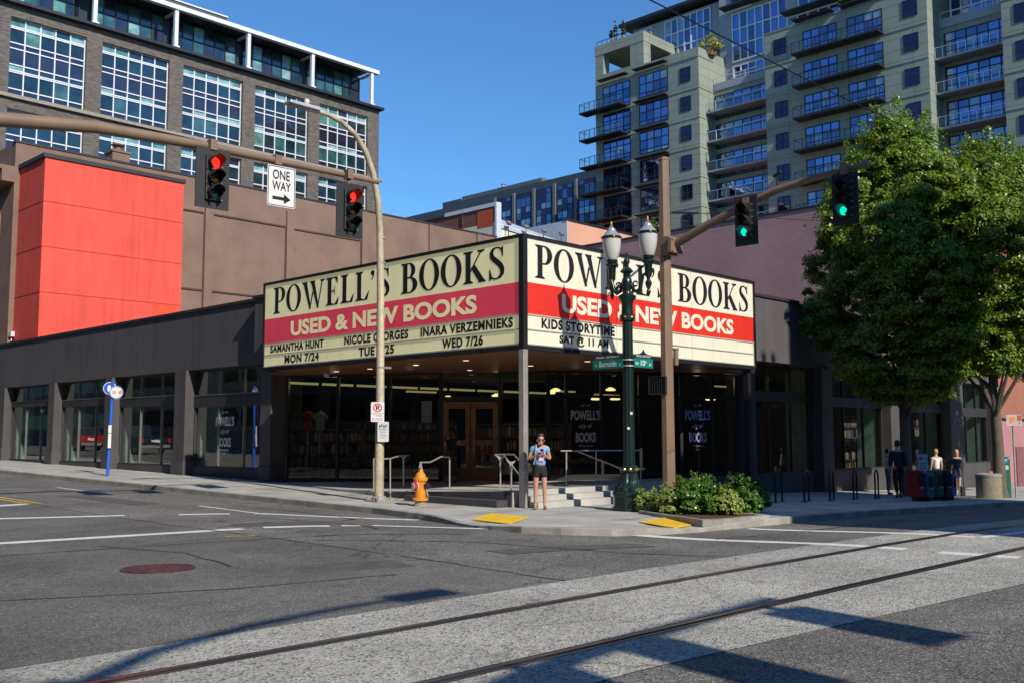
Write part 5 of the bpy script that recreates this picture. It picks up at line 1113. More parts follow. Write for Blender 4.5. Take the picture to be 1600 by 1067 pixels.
ax1 = (-rv*.75-fv*.66).normalized(); m = MB(); m.lathe(cH, [(.085, .06), (.085, .14)], 16, axis=ax1); m.build('outlet', hor, hy)
m = MB(); m.lathe(cH, [(.105, .14), (.105, .19), (.08, .20)], 18, axis=ax1); m.lathe(cH, [(.03, .20), (.03, .24)], 5, axis=ax1); m.build('side_cap', M('cap_red', (.50, .025, .03), .5), hy)
m = MB(); m.lathe(cH, [(.11, .125), (.11, .14)], 18, axis=ax1); m.lathe(cH, [(.075, .201), (.06, .206)], 18, axis=ax1); m.build('cap_ring', signw, hy)
ax2 = (rv*.92-fv*.4).normalized(); m = MB(); m.lathe(cH, [(.055, .08), (.055, .14), (.07, .14), (.07, .19), (.04, .20), (.025, .24)], 14, axis=ax2); m.build('hose_cap', M('cap_dark', (.05, .045, .06), .4, .4), hy)
# bus stop
b0 = atg(168, 743, walk); b1 = at(176.5, 594, D=dep(b0)); bs = thing('bus_stop_sign', 'leaning blue bus stop pole with a blue disc and a white disc', 'bus stop', b0)
blu = M('bus_blue', (.015, .12, .62), .45, 0, .05); m = MB(); m.tube([b0, b1], .055, 10); m.build('pole', blu, bs)
n1 = Vector((-.55, -.83, 0)).normalized(); u1 = Vector((0, 0, 1)).cross(n1); c1 = at(171.5, 606, D=dep(b0)-.02); c2 = at(181.8, 612.5, D=dep(b0)-.06)
m = MB(); plate(m, c1, u1, n1, ell(0, 0, .215, .215, 28), -.01, .01); d = m.build('disc', signw, bs)
m = MB(); plate(m, c1, u1, n1, ell(0, 0, .193, .193, 28), .0101, .013); m.build('disc_face', blu, d); m = MB(); plate(m, c1, u1, n1, rounded(.14, .2, .03), .0135, .016); m.obox(c1, u1, Z_, n1, -.05, .05, -.12, -.10, .0135, .016); m.build('bus_symbol', signw, d)
m = MB(); plate(m, c2, u1, n1, ell(0, 0, .225, .225, 28), -.01, .01); d = m.build('disc', signw, bs); m = MB(); letter(m, '20', c2, u1, Z_, n1, -.14, -.02, -.05, .05, bold=.02, off=.013); m.build('route_number', M('ink_grey', (.2, .2, .22), .5), d)
m = MB(); plate(m, Vector(c2)+u1*.13, u1, n1, ell(0, 0, .065, .065, 18), .0101, .013); m.build('route_dot', M('dot_orange', (.75, .30, .10), .5), d)
m = MB(); ring(m, c2, u1, n1, .218, .196, .012); m.build('disc_ring', blu, d)
c3 = at(171.4, 688, D=dep(b0)-.08); m = MB(); m.obox(c3, u1, Z_, n1, -.05, .05, -.25, .25, 0, .04); m.obox(Vector(c3)+Vector((0, 0, .40)), u1, Z_, n1, -.05, .05, -.13, .13, 0, .04); m.build('timetable', signw, bs)
# handrails
def rail(label, legs, tops, r=.02):
    t = thing('handrail', label, 'handrail', (legs[0][0][0], legs[0][0][1], legs[0][0][2]))
    for a, b in legs:
        m = MB(); m.tube([a, b], r, 8); m.lathe(a, [(r*2.2, 0), (r*2.2, .01)], 10); m.build('post', stainless, t)
    for L in tops: m = MB(); m.tube(L, r, 8); m.build('rail', stainless, t, smooth=True)
    return t
def A_(px, py, D): return at(px, py, D=D)
rail('steel handrail behind the pale street light, with a forked post', [(A_(609.7, 770, 25.5), A_(609.7, 716.5, 25.5)), (A_(630.5, 764, 27.0), A_(630.5, 716, 27.0)), (A_(584, 767, 25.2), A_(584, 716, 25.2))],
     [[A_(584, 716, 25.2), A_(598, 716.5, 25.3), A_(609.7, 716, 25.5), A_(627, 711, 26.8), A_(639.5, 711, 27.3)], [A_(630.5, 716, 27.0), A_(628, 711.5, 27.0)], [A_(630.5, 716, 27), A_(634, 711.5, 27)]])
rail('cranked steel handrail just behind the hydrant', [(A_(702.5, 765, 25.6), A_(702.5, 713.5, 25.6)), (A_(669, 776.5, 24.0), A_(657, 722, 24.0))], [[A_(655.5, 731, 24.0), A_(656.5, 722, 24.0), A_(672.5, 721.5, 24.4), A_(689, 713, 25.1), A_(702.5, 713.5, 25.6)]])
t = rail('steel handrail with flared posts at the head of the entrance steps', [(A_(781.8, 766.3, 24.2), A_(781.8, 726, 24.2)), (A_(798.8, 777, 23.2), A_(798.8, 733, 23.2))], [[A_(773, 710, 24.3), A_(786, 709.5, 24.2), A_(803, 709.5, 23.7), A_(812.5, 720, 23.0)], [A_(786, 709.5, 24.2), A_(797, 723, 23.3), A_(812, 742, 22.7), A_(819, 737, 22.2), A_(827, 736.5, 22.0)]])
for px, py, D in ((781.8, 717, 24.2), (798.8, 725, 23.2)):
    c = Vector(A_(px, py, D)); m = MB(); m.add([c+rv*a+Vector((0, 0, b))+fv*s for s in (-.008, .008) for a, b in ((-.02, -.16), (.02, -.16), (.035, 0), (.11, .09), (0, .06), (-.13, .11), (-.035, 0))], [tuple(range(6, -1, -1)), tuple(range(7, 14))]+[(i, (i+1) % 7, 7+(i+1) % 7, 7+i) for i in range(7)]); m.build('flared_plate', stainless, t)
rail('long steel handrail along the shop front behind the twin lamp', [(A_(885, 757.5, 25.3), A_(885, 703.5, 25.3)), (A_(931.5, 757, 25.6), A_(931.5, 703.3, 25.6)), (A_(1001, 756, 25.8), A_(1001, 703, 25.8))], [[A_(876, 704, 25.2), A_(930, 703.5, 25.6), A_(1002.5, 703, 25.8)], [A_(902, 704.3, 25.3), A_(972, 732, 24.0), A_(1007, 732, 24.1)]])
# bike staples
legs = [((1212, 785), (1236, 781)), ((1257, 784), (1276, 779.5)), ((1297, 782), (1312, 778)), ((1334, 780), (1347, 776.5)), ((1368, 779), (1379, 776)), ((1402, 777.5), (1412, 775)), ((1433, 777), (1441, 774))]
ORD = ['nearest the shrub bed', 'second from the shrub bed', 'third from the shrub bed', 'fourth from the shrub bed', 'fifth from the shrub bed', 'beside the man in dark clothes', 'in front of the newspaper boxes']
bikem = M('rack_black', (.02, .02, .024), .35, .5)
for i, (a, b) in enumerate(legs):
    a = Vector(atg(*a, walk)); b = Vector(atg(*b, walk)); t = thing('bicycle_rack', 'black inverted U bicycle rack in the shade, '+ORD[i], 'bicycle rack', a, 'bicycle racks on the shaded pavement')
    d = b-a; d.z = 0
    if d.length > 1.0: b = a+d*(.85/d.length); b.z = walk(b.x, b.y)
    P = [a, a+Vector((0, 0, .68))]+[a+(b-a)*(.5-.5*math.cos(k*math.pi/6))+Vector((0, 0, .68+.17*math.sin(k*math.pi/6))) for k in range(1, 6)]+[b+Vector((0, 0, .68)), b]
    m = MB(); m.tube(P, .026, 8); m.build('hoop', bikem, t, smooth=True)
    for q in (a, b): m = MB(); m.lathe(q, [(.085, .002), (.085, .014), (.03, .018)], 10); m.build('base_plate', bikem, t)
# paper boxes, bin, pay station, signs at the far right
def newsbox(label, px0, px1, ytop, yb, mat):
    c = atg((px0+px1)/2, yb, walk); w_ = (px1-px0)/FPX*dep(c); h = (yb-ytop)/FPX*dep(c); t = thing('newspaper_box', label, 'newspaper box', c, 'newspaper boxes under the trees')
    n = Vector((-.35, -.94, 0)); u = Vector((0, 0, 1)).cross(n); m = MB()
    m.obox(c, u, Z_, n, -w_/2, w_/2, .12, h*.98, -.4, 0); m.build('cabinet', mat, t, bevel=.02)
    m = MB(); m.obox(c, u, Z_, n, -w_*.3, w_*.3, .0, .12, -.3, -.1); m.build('foot', blk, t); m = MB(); m.obox(c, u, Z_, n, -w_*.38, w_*.38, h*.5, h*.85, 0, .012); m.build('door', M('smoked_window', (.03, .03, .035), .1), t); m = MB(); m.obox(c, u, Z_, n, -w_*.25, w_*.25, h*.42, h*.45, 0, .03); m.build('handle', stainless, t)
newsbox('red newspaper box at the end of the row by the tree trunk', 1434, 1448, 734, 783, M('box_red', (.25, .015, .02), .4)); newsbox('teal newspaper box between the red one and the dark green ones', 1449, 1463, 738, 783, M('box_teal', (.02, .16, .20), .4))
newsbox('dark green newspaper box with a pale label, beside the teal one', 1464, 1478, 735, 782, M('box_green', (.015, .10, .07), .4)); newsbox('very dark green newspaper box beside the blue one', 1478.5, 1490.5, 734, 782, M('box_black_green', (.012, .035, .028), .4)); newsbox('slim blue newspaper box next to the girl in navy', 1491, 1496.5, 740, 781, M('box_blue', (.10, .16, .55), .4))
c = atg(1546, 778, walk); t = thing('litter_bin', 'round exposed aggregate concrete litter bin by the lit tree trunk', 'litter bin', c); agg = M('aggregate_concrete', (.26, .23, .165), .9, 0, .15, 8, .5, 60, fine=.35)
m = MB(); m.lathe(c, [(.38, 0), (.385, .04), (.385, .70)], 28); m.build('drum', agg, t, smooth=True); m = MB(); m.lathe(c, [(.40, .70), (.40, .76), (.30, .79), (.28, .72)], 28); m.build('rim', M('bin_rim', (.30, .29, .27), .7), t)
c = atg(1574, 777, walk); t = thing('pay_station', 'dark green parking pay station with round blue stickers beside the tree', 'pay station', c); n = Vector((-.72, -.69, 0)); u = Vector((0, 0, 1)).cross(n)
m = MB(); m.obox(c, u, Z_, n, -.15, .15, 0, 1.28, -.3, 0); m.obox(c, u, Z_, n, -.13, .13, 1.28, 1.36, -.27, -.03); m.build('cabinet', M('station_green', (.012, .12, .065), .4), t, bevel=.02)
m = MB(); plate(m, Vector(c)+Vector((0, 0, 1.2)), u, n, ell(-.02, 0, .09, .09, 20), .001, .006); m.build('round_sticker', M('sticker_blue', (.03, .20, .60), .5), t); m = MB(); plate(m, Vector(c)+Vector((0, 0, .98)), u, n, rounded(.17, .14, .03), .001, .006); m.build('label', M('label_pale', (.40, .55, .70), .5), t)
m = MB(); letter(m, 'P', Vector(c)+Vector((0, 0, 1.2)), u, Z_, n, -.055, .015, -.05, .05, bold=.03, off=.008); m.build('letter', signw, t)
c = atg(1588, 777, walk); cz = at(1588, 650, D=dep(c)); t = thing('pole_sign', 'wide white sign with an orange mark on a thin grey pole', 'road sign', c)
m = MB(); m.tube([c, (c[0], c[1], cz[2])], .03, 8); m.build('pole', M('galvanised', (.42, .42, .42), .5, .5), t); c2 = at(1584.5, 656, D=dep(c)-.05)
m = MB(); plate(m, c2, u, n, rounded(.52, .37, .02), -.004, .004); m.build('plate', M('plate_grey', (.45, .45, .47), .5), t); m = MB(); plate(m, Vector(c2)+u*-.09, u, n, [(.10*math.cos(a)+.04*math.sin(a)*0+.03*math.cos(2*a), .11*math.sin(a)+.05*math.cos(a)) for a in [k*math.pi/9 for k in range(18)]], .005, .008); m.build('symbol', M('symbol_orange', (.75, .22, .03), .5), t)
m = MB(); m.obox(c2, u, Z_, n, .10, .245, -.02, .165, .004, .008); m.obox(c2, u, Z_, n, .15, .19, -.13, -.06, .004, .008); m.build('red_panel', M('panel_red', (.50, .08, .05), .5), t)
c = at(1551, 740, D=36.5); t = thing('notice_board', 'small orange notice on the grey base wall above the litter bin', 'notice', c); m = MB(); m.obox(c, u, Z_, n, -.1, .1, -.1, .1, 0, .02); m.build('plate', M('notice_orange', (.80, .20, .02), .5), t); m = MB(); m.obox(c, u, Z_, n, -.06, .06, .02, .035, .02, .023); m.obox(c, u, Z_, n, -.06, .03, -.03, -.015, .02, .023); m.build('print', signk, t)
c = atg(1506, 775, walk); t = thing('dustpan', 'black long handled dustpan standing beside the girl in navy', 'dustpan', c); m = MB(); m.obox(c, u, Z_, n, -.07, .07, 0, .34, -.12, 0); m.build('pan', blk, t, bevel=.02); m = MB(); m.tube([Vector(c)+Vector((0, 0, .3)), Vector(c)+Vector((0, 0, .95))], .014, 6); m.build('handle', blk, t)
c = atg(1444, 776, walk); ct = at(1444, 709, D=dep(c)); t = thing('info_sign', 'pale blue upright information sign behind the newspaper boxes', 'information sign', c); h = ct[2]-c[2]
m = MB(); m.obox(c, u, Z_, n, -.16, .16, h-.64, h, -.02, .0); m.build('panel', M('panel_pale', (.42, .52, .58), .5), t); m = MB(); m.obox(c, u, Z_, n, -.02, .02, 0, h-.64, -.03, -.005); m.build('post', blk, t)
m = MB(); plate(m, Vector(c)+Vector((0, 0, h-.14)), u, n, ell(-.06, 0, .06, .06, 14), .001, .004)
for k in range(4): m.obox(c, u, Z_, n, -.11, .11-.03*(k % 2), h-.30-.08*k, h-.27-.08*k, .001, .004)
letter(m, '45', Vector(c)+Vector((0, 0, h-.18)), u, Z_, n, .03, .12, 0, .08, bold=.02, off=.003); m.build('print', M('ink_teal', (.03, .16, .22), .5), t)
# planting bed edge and soil
BED = [(.50, -2.75), (-.62, -5.02), (-.45, -5.18), (1.35, -5.24), (1.55, -5.0), (1.75, -2.8)]
inn = [(.60, -2.92), (-.42, -4.98), (1.28, -5.06), (1.40, -4.9), (1.58, -2.95)]
pbt = thing('planting_bed', 'low concrete edged planting bed at the corner full of shrubs', 'planting bed', (.5, -4, g(.5, -4)))
m = MB(); n = len(BED); IN = offset(BED+[BED[0]], .15)[:n]; IN = [((p[0]-.52)*.84+.52, (p[1]+4.1)*.87-4.1) for p in BED]; zt = lambda p: g(*p)+.06
m.add([(p[0], p[1], g(*p)-.2) for p in BED]+[(p[0], p[1], zt(p)) for p in BED]+[(p[0], p[1], zt(p)) for p in IN]+[(p[0], p[1], g(*p)-.05) for p in IN], [(k*n+i, k*n+(i+1) % n, (k+1)*n+(i+1) % n, (k+1)*n+i) for k in range(3) for i in range(n)]); m.build('edge', curbmat, pbt)
m = MB(); m.add([(p[0], p[1], g(*p)+.03) for p in IN], [tuple(range(n))]); m.build('soil', M('bark_mulch', (.10, .045, .022), .95, 0, .4, 20, .8, 40, fine=.4), pbt)
# overhead wire
wr = M('wire', (.02, .02, .022), .5, .5); a = Vector(at(1015, 0, y=-9.35)); b = Vector(at(1290, 140, y=-9.35)); c = Vector(at(1600, 287, y=-9.35)); d = (c-a).normalized()
m = MB(); m.tube([a-d*25, a, b, c, c+d*60], .008, 6); tag(m.build('overhead_wire', wr), 'thin black overhead wire running above the side street past the tower', 'wire')
m = MB(); a = at(1052, 333, D=22.6); b = at(1090, 333.5, D=26); c = at(1265, 345, D=40); m.tube([a, b, c, at(1650, 352, D=70)], .010, 5); m.tube([a, b], .03, 6); tag(m.build('span_wire', wr), 'thin guy wire tied to the brown mast above its arm', 'wire')
# the near side of the junction: a mast with a lamp arm, seen only by its shadow
NM = (-15.9, -20.1); m3 = thing('signal_mast', 'brown signal mast with a lamp arm on the near pavement', 'signal mast', (NM[0], NM[1], 0))
m = MB(); m.tube([(NM[0], NM[1], -.1), (NM[0], NM[1], 8.1)], [.17, .13], 8); m.build('pole', brownp, m3)
m = MB(); m.tube([(NM[0], NM[1], 5.8), (-14.4, NM[1], 6.4), (-12.5, NM[1], 6.75), (-9.2, NM[1], 6.95)], [.13, .12, .11, .06], 10); m.build('arm', brownp, m3)
m = MB(); m.tube([(NM[0], NM[1], 7.9), (-15.1, -20.2, 8.5), (-14.1, -20.3, 8.85), (-13.1, -20.35, 9.0), (-12.4, -20.4, 9.05)], [.09, .08, .07, .06, .05], 10); m.box(-12.5, -11.7, -20.55, -20.25, 8.98, 9.12); m.build('lamp_arm', brownp, m3)
for x, lb in ((-9.7, 'at the arm tip'), (-11.8, 'in the middle of the arm'), (-13.1, 'nearest its mast')): signal('black traffic light over the near lane, '+lb, (x, NM[1]-.15, 6.2), (-.1, -1, 0), .66, 1.2, .12, .29, 'red', .6, 'traffic lights on the brown arms')

# ------------------------------------------------------------------ people
def skin(name, V, Ed, R, mat, parent, extra=None, sub=2, root=0):
    me = bpy.data.meshes.new(name); me.from_pydata([tuple(v) for v in V], Ed, []); ob = bpy.data.objects.new('tmp_skin', me); COL.objects.link(ob)
    sk = ob.modifiers.new('skin', 'SKIN'); sk.use_smooth_shade = True; sk.branch_smoothing = .4
    for i, r in enumerate(R):
        d = me.skin_vertices[0].data[i]; d.radius = r if hasattr(r, '__len__') else (r, r); d.use_root = (i == root)
    sb = ob.modifiers.new('sub', 'SUBSURF'); sb.levels = sub; sb.render_levels = sub
    nm = bpy.data.meshes.new_from_object(ob.evaluated_get(bpy.context.evaluated_depsgraph_get())); bpy.data.objects.remove(ob); bpy.data.meshes.remove(me)
    m = MB(); m.add([v.co for v in nm.vertices], [tuple(p.vertices) for p in nm.polygons]); bpy.data.meshes.remove(nm)
    if extra: extra(m)
    o = m.build(name, mat, parent, smooth=True); return o
def hand(m, w_, d, palm, r=.009):
    """five fingers rooted in the palm at w_, pointing along d, palm = the way the palm looks"""
    d = Vector(d).normalized(); pn = Vector(palm).normalized(); s = d.cross(pn).normalized(); w_ = Vector(w_)
    for k, L in enumerate((.055, .068, .072, .066)):
        b = w_+d*.035+s*(-.027+.018*k); m.tube([b, b+d*L*.45+pn*.006, b+d*L*.8+pn*L*.3, b+d*L*.9+pn*L*.62], [r, r*.95, r*.85, r*.6], 6)
    b = w_+s*-.032; m.tube([b, b+d*.03-s*.022+pn*.01, b+d*.055-s*.018+pn*.03], [r*1.15, r, r*.7], 6)
DEF = dict(pel=(0, 0, .89), spine=(0, 0, 1.03), chest=(0, -.01, 1.21), nb=(0, -.01, 1.38), neck=(0, .015, 1.43), h1=(0, .03, 1.50), h2=(0, .02, 1.58), h3=(0, .005, 1.645),
    shR=(.165, -.01, 1.335), elR=(.21, -.02, 1.08), wrR=(.22, .05, .87), haR=(.215, .075, .80), shL=(-.165, -.01, 1.335), elL=(-.21, -.02, 1.08), wrL=(-.22, .05, .87), haL=(-.215, .075, .80),
    hiR=(.085, 0, .84), knR=(.09, .015, .47), anR=(.09, -.01, .085), toR=(.105, .135, .03), hiL=(-.085, 0, .84), knL=(-.09, .015, .47), anL=(-.09, -.01, .085), toL=(-.105, .135, .03))
RAD = dict(pel=(.14, .105), spine=(.118, .09), chest=(.14, .105), nb=(.075, .065), neck=(.05, .052), h1=(.066, .078), h2=(.078, .092), h3=(.055, .066), sh=.058, el=.040, wr=.027, ha=.032, hi=.088, kn=.054, an=.036, to=.03)
EDG = ['pel-spine', 'spine-chest', 'chest-nb', 'nb-neck', 'neck-h1', 'h1-h2', 'h2-h3']+[q for s in 'RL' for q in ('nb-sh'+s, 'sh%s-el%s' % (s, s), 'el%s-wr%s' % (s, s), 'wr%s-ha%s' % (s, s), 'pel-hi'+s, 'hi%s-kn%s' % (s, s), 'kn%s-an%s' % (s, s), 'an%s-to%s' % (s, s))]
def rad(k): return RAD.get(k, RAD.get(k[:-1]))
def person(label, loc, face, H, pose, skinm, group=None, palms=((0, 1, 0), (0, 1, 0)), slim=1.0):
    t = thing('person', label, 'person', loc, group); f = Vector((face[0], face[1], 0)).normalized(); r = Vector((f.y, -f.x, 0)); k = H/1.70; J = dict(DEF); J.update(pose)
    W = lambda p: Vector(loc)+r*p[0]*k+f*p[1]*k+Vector((0, 0, p[2]*k))
    ks = list(J); V = [W(J[q]) for q in ks]; E_ = [(ks.index(a), ks.index(b)) for a, b in (e.split('-') for e in EDG)]
    R_ = [tuple(x*k*slim for x in (rad(q) if hasattr(rad(q), '__len__') else (rad(q),)*2)) for q in ks]
    def ex(m):
        for s, pm in zip('RL', palms): d = W(J['ha'+s])-W(J['wr'+s]); hand(m, W(J['ha'+s])-d.normalized()*.02, d, r*pm[0]+f*pm[1]+Vector((0, 0, pm[2])))
        c = Vector(J['h1']); n_ = (Vector(J['h2'])-Vector(J['neck'])).normalized(); fw_ = Vector((0, 1, 0))-n_*n_.y; fw_.normalize()
        nose = c+n_*.022+fw_*.085; m.tube([W(c+n_*.05+fw_*.078), W(nose+fw_*.018), W(nose-n_*.012)], [.009*k, .014*k, .011*k], 6)
        for sx in (-1, 1): m.tube([W(c+n_*.0+Vector((sx*.078, .0, 0))), W(c+n_*.05+Vector((sx*.086, -.01, 0)))], [.007*k, .011*k], 6)
        m.tube([W(c-n_*.022+fw_*.084-Vector((.022, 0, 0))), W(c-n_*.022+fw_*.09), W(c-n_*.022+fw_*.084+Vector((.022, 0, 0)))], .007*k, 5)
    skin('body', V, E_, R_, skinm, t, ex, root=0)
    return t, W, J, k
def garment(t, name, W, k, pts, edges, mat, sub=2):
    ks = list(pts); return skin(name, [W(pts[q][0]) for q in ks], [(ks.index(a), ks.index(b)) for a, b in (e.split('-') for e in edges)], [tuple(x*k for x in (pts[q][1] if hasattr(pts[q][1], '__len__') else (pts[q][1],)*2)) for q in ks], mat, t, sub=sub)
mid = lambda a, b, f: tuple(a[i]+(b[i]-a[i])*f for i in range(3))
def top(t, W, J, k, mat, sl=.5, low=.92, g_=.02, name='shirt'):
    P = dict(a=((0, 0, low), (.15+g_*.3, .115+g_*.3)), b=(J['spine'], (.125+g_, .095+g_)), c=(J['chest'], (.145+g_, .11+g_)), d=(mid(J['chest'], J['nb'], .85), (.095+g_, .07+g_))); E_ = ['a-b', 'b-c', 'c-d']
    for s in 'RL': P['s'+s] = (J['sh'+s], .062+g_); P['e'+s] = (mid(J['sh'+s], J['el'+s], min(1, sl)), .050+g_); E_ += ['d-s'+s, 's%s-e%s' % (s, s)]
    if sl > 1:
        for s in 'RL': P['w'+s] = (mid(J['el'+s], J['wr'+s], sl-1), .034+g_); E_ += ['e%s-w%s' % (s, s)]
    return garment(t, name, W, k, P, E_, mat)
def trousers(t, W, J, k, mat, f, name, g_=.018):
    P = dict(a=((0, 0, .99), (.128+g_, .10+g_)), b=(J['pel'], (.145+g_, .115+g_))); E_ = ['a-b']
    for s in 'RL':
        P['h'+s] = (J['hi'+s], .092+g_); E_ += ['b-h'+s]
        if f <= 1: P['k'+s] = (mid(J['hi'+s], J['kn'+s], f), .078+g_); E_ += ['h%s-k%s' % (s, s)]
        else: P['k'+s] = (J['kn'+s], .058+g_); P['n'+s] = (mid(J['kn'+s], J['an'+s], f-1), .042+g_); E_ += ['h%s-k%s' % (s, s), 'k%s-n%s' % (s, s)]
    return garment(t, name, W, k, P, E_, mat)
def hair(t, W, J, k, mat, L=0, fw_=0):
    a, b, c = J['h1'], J['h2'], J['h3']; n_ = (Vector(c)-Vector(J['neck'])).normalized(); bk = Vector((0, -1, 0)); bk = (bk-n_*n_.dot(bk)).normalized(); V = lambda p, x, y: tuple(Vector(p)+bk*x+n_*y)
    P = dict(z=(V(c, -.045, .012), (.06, .03)), a=(V(c, .005, .022), (.078, .06)), b=(V(b, .035, .012), (.095, .082)), c=(V(a, .05, .0), (.075, .055))); E_ = ['z-a', 'a-b', 'b-c']; last = 'c'
    if L:
        for i in range(1, 4): P['d%d' % i] = (tuple(Vector(V(a, .055, 0))-Vector((0, .015*i, L*i/3))), (.07-.012*i, .04-.006*i)); E_.append('%s-d%d' % (last, i)); last = 'd%d' % i
    return garment(t, 'hair', W, k, P, E_, mat)
def shoes(t, W, J, k, mat):
    for s in 'RL': a, b = Vector(J['an'+s]), Vector(J['to'+s]); garment(t, 'shoe', W, k, dict(a=((a.x, a.y-.03, .035), .038), b=((a.x, a.y+.04, .035), .041), c=((b.x, b.y+.015, .03), .034)), ['a-b', 'b-c'], mat)
skin1 = M('skin_tan', (.50, .27, .18), .5, 0, .06, 6); skin2 = M('skin_pale', (.52, .32, .24), .5, 0, .06, 6)
hbrown = M('hair_brown', (.035, .018, .010), .45, 0, .25, 30); hblond = M('hair_blond', (.42, .26, .10), .5, 0, .25, 30); hdark = M('hair_dark', (.012, .010, .009), .5)
toC = (-F2[0], -F2[1])
# woman at the corner post looking at her phone
loc = (-.02, -.50, walk(-.02, -.5))
pose = dict(chest=(0, -.015, 1.22), nb=(0, .0, 1.385), neck=(0, .04, 1.43), h1=(0, .10, 1.465), h2=(0, .135, 1.54), h3=(0, .14, 1.605), shR=(.155, -.01, 1.335), shL=(-.155, -.01, 1.335), elR=(.235, -.01, 1.09), wrR=(.085, .19, 1.19), haR=(.045, .235, 1.235), elL=(-.225, .0, 1.09), wrL=(-.07, .19, 1.18), haL=(-.03, .24, 1.22),
    hiR=(.085, 0, .84), knR=(.10, .02, .47), anR=(.105, -.01, .085), toR=(.13, .13, .03), hiL=(-.085, 0, .84), knL=(-.095, .02, .47), anL=(-.10, .0, .085), toL=(-.115, .145, .03))
t, W, J, k = person('woman in a light blue T-shirt and black shorts looking down at her phone', loc, (toC[0]+.10, toC[1]-.1), 1.68, pose, skin1, palms=((-.8, .2, .3), (.8, .2, .3)), slim=.95)
top(t, W, J, k, M('tee_blue', (.20, .40, .76), .85, 0, .08, 14), .48, .93); trousers(t, W, J, k, M('shorts_black', (.016, .016, .018), .8, 0, .2, 20), .52, 'shorts', .02); hair(t, W, J, k, hbrown, 0); shoes(t, W, J, k, M('sandal_tan', (.36, .20, .11), .6))
m = MB(); m.obox(W((0, .168, 1.15)), Vector((.695, -.719, 0)), Z_, Vector((-.719, -.695, 0)), -.055, .055, -.10, .10, -.05, -.012); m.build('shirt_print', M('print_pink', (.72, .45, .52), .8), t)
m = MB(); m.tube([W((.10, .10, 1.40)), W((.115, .145, 1.28)), W((.125, .15, 1.12)), W((.16, .09, .98))], .012, 6); m.tube([W((.10, .10, 1.40)), W((.09, -.05, 1.42))], .012, 6); m.build('bag_strap', M('strap_cream', (.55, .50, .40), .7), t)
for sx in (-1, 1):
    m = MB(); c = Vector(J['h1'])+Vector((sx*.033, .092, .045)); m.lathe(W(c), [(.020, 0), (.018, .005), (.004, .007)], 10, axis=(toC[0], toC[1], -.25)); m.build('sunglass_lens', blk, t)
c = W((.005, .285, 1.26)); ph = thing('phone', 'dark phone held in both hands by the woman in blue', 'phone', c); m = MB(); m.obox(c, Vector((.695, -.719, 0)), Vector((-.5, -.48, .72)).normalized(), Vector((-.52, -.5, -.69)).normalized(), -.037, .037, -.075, .075, -.005, .005); m.build('case', M('phone_case', (.03, .025, .05), .3), ph, bevel=.003); m = MB(); m.obox(c, Vector((.695, -.719, 0)), Vector((-.5, -.48, .72)).normalized(), Vector((-.52, -.5, -.69)).normalized(), -.034, .034, -.07, .07, -.0065, -.0055); m.build('screen', M('phone_screen', (.01, .01, .012), .08), ph)
c = W((.235, -.05, .92)); bgm = M('bag_dark', (.025, .030, .022), .5); hb = thing('handbag', 'small dark shoulder bag hanging at the hip of the woman in blue', 'handbag', c); m = MB(); m.obox(c, Vector((.3, -.3, 0)).normalized(), Z_, Vector((-.7, -.7, 0)).normalized(), -.06, .06, -.12, .08, -.05, .05); m.build('pouch', bgm, hb, bevel=.025); m = MB(); m.tube([c+Vector((-.03, .03, .07)), c+Vector((0, 0, .15)), c+Vector((.03, -.03, .07))], .01, 6); m.build('handle', bgm, hb)
# woman pulling the shop door
q = at(705, 747, D=29.6); loc = (q[0], q[1], .21)
t, W, J, k = person('woman in a dark top and long patterned skirt pulling the shop door', loc, (.75, .66), 1.62, dict(shR=(.155, 0, 1.335), elR=(.30, .08, 1.16), wrR=(.42, .20, 1.28), haR=(.46, .25, 1.33), elL=(-.21, .05, 1.08), wrL=(-.12, .16, .98), haL=(-.08, .2, .98)), skin2, palms=((-.3, .9, 0), (1, 0, 0)))
top(t, W, J, k, M('top_dark', (.015, .013, .016), .8), .3, .98); hair(t, W, J, k, hbrown, .2); shoes(t, W, J, k, M('shoe_red', (.10, .02, .03), .6))
m = MB(); m.lathe(W((0, 0, 0)), [(.13*k, 1.02*k), (.17*k, .92*k), (.185*k, .8*k), (.21*k, .5*k), (.235*k, .24*k), (.20*k, .25*k)], 28, flute=.10, nf=9); m.build('skirt', M('skirt_pattern', (.085, .06, .045), .9, 0, .9, 16), t, smooth=True)
m = MB(); m.tube([W((-.09, .1, 1.40)), W((-.15, -.1, 1.2)), W((-.2, -.12, .95))], .012, 6); m.build('bag_strap', M('strap_grey', (.2, .2, .2), .7), t)
# passers-by in the far right
q = atg(1405, 777, walk)
t, W, J, k = person('man in a dark jacket and trousers walking under the first tree', q, (.8, .55), 1.78, dict(anR=(.09, .12, .085), toR=(.10, .25, .03), knR=(.09, .12, .48), anL=(-.09, -.22, .12), toL=(-.09, -.09, .03), knL=(-.09, -.03, .47)), skin2)
top(t, W, J, k, M('jacket_navy', (.018, .020, .032), .8), 1.8, .86, .03, 'jacket'); trousers(t, W, J, k, M('trousers_black', (.012, .012, .014), .85), 1.85, 'trousers'); hair(t, W, J, k, hdark, 0); shoes(t, W, J, k, blk)
def at_wall(px, yt, H, y):
    D_ = at(px, 700, y=y); z = walk(D_[0], D_[1]); return (D_[0], D_[1], z)
q = at_wall(1462, 0, 1.6, -1.1)
t, W, J, k = person('short haired blond person in a white T-shirt behind the newspaper boxes', q, (.62, .78), 1.60, dict(), skin2); top(t, W, J, k, M('tee_white', (.72, .70, .70), .85), .5, .9); trousers(t, W, J, k, M('jeans_dark', (.03, .035, .06), .85), 1.85, 'trousers'); hair(t, W, J, k, hblond, 0); shoes(t, W, J, k, blk)
q = at_wall(1494, 0, 1.6, -2.0)
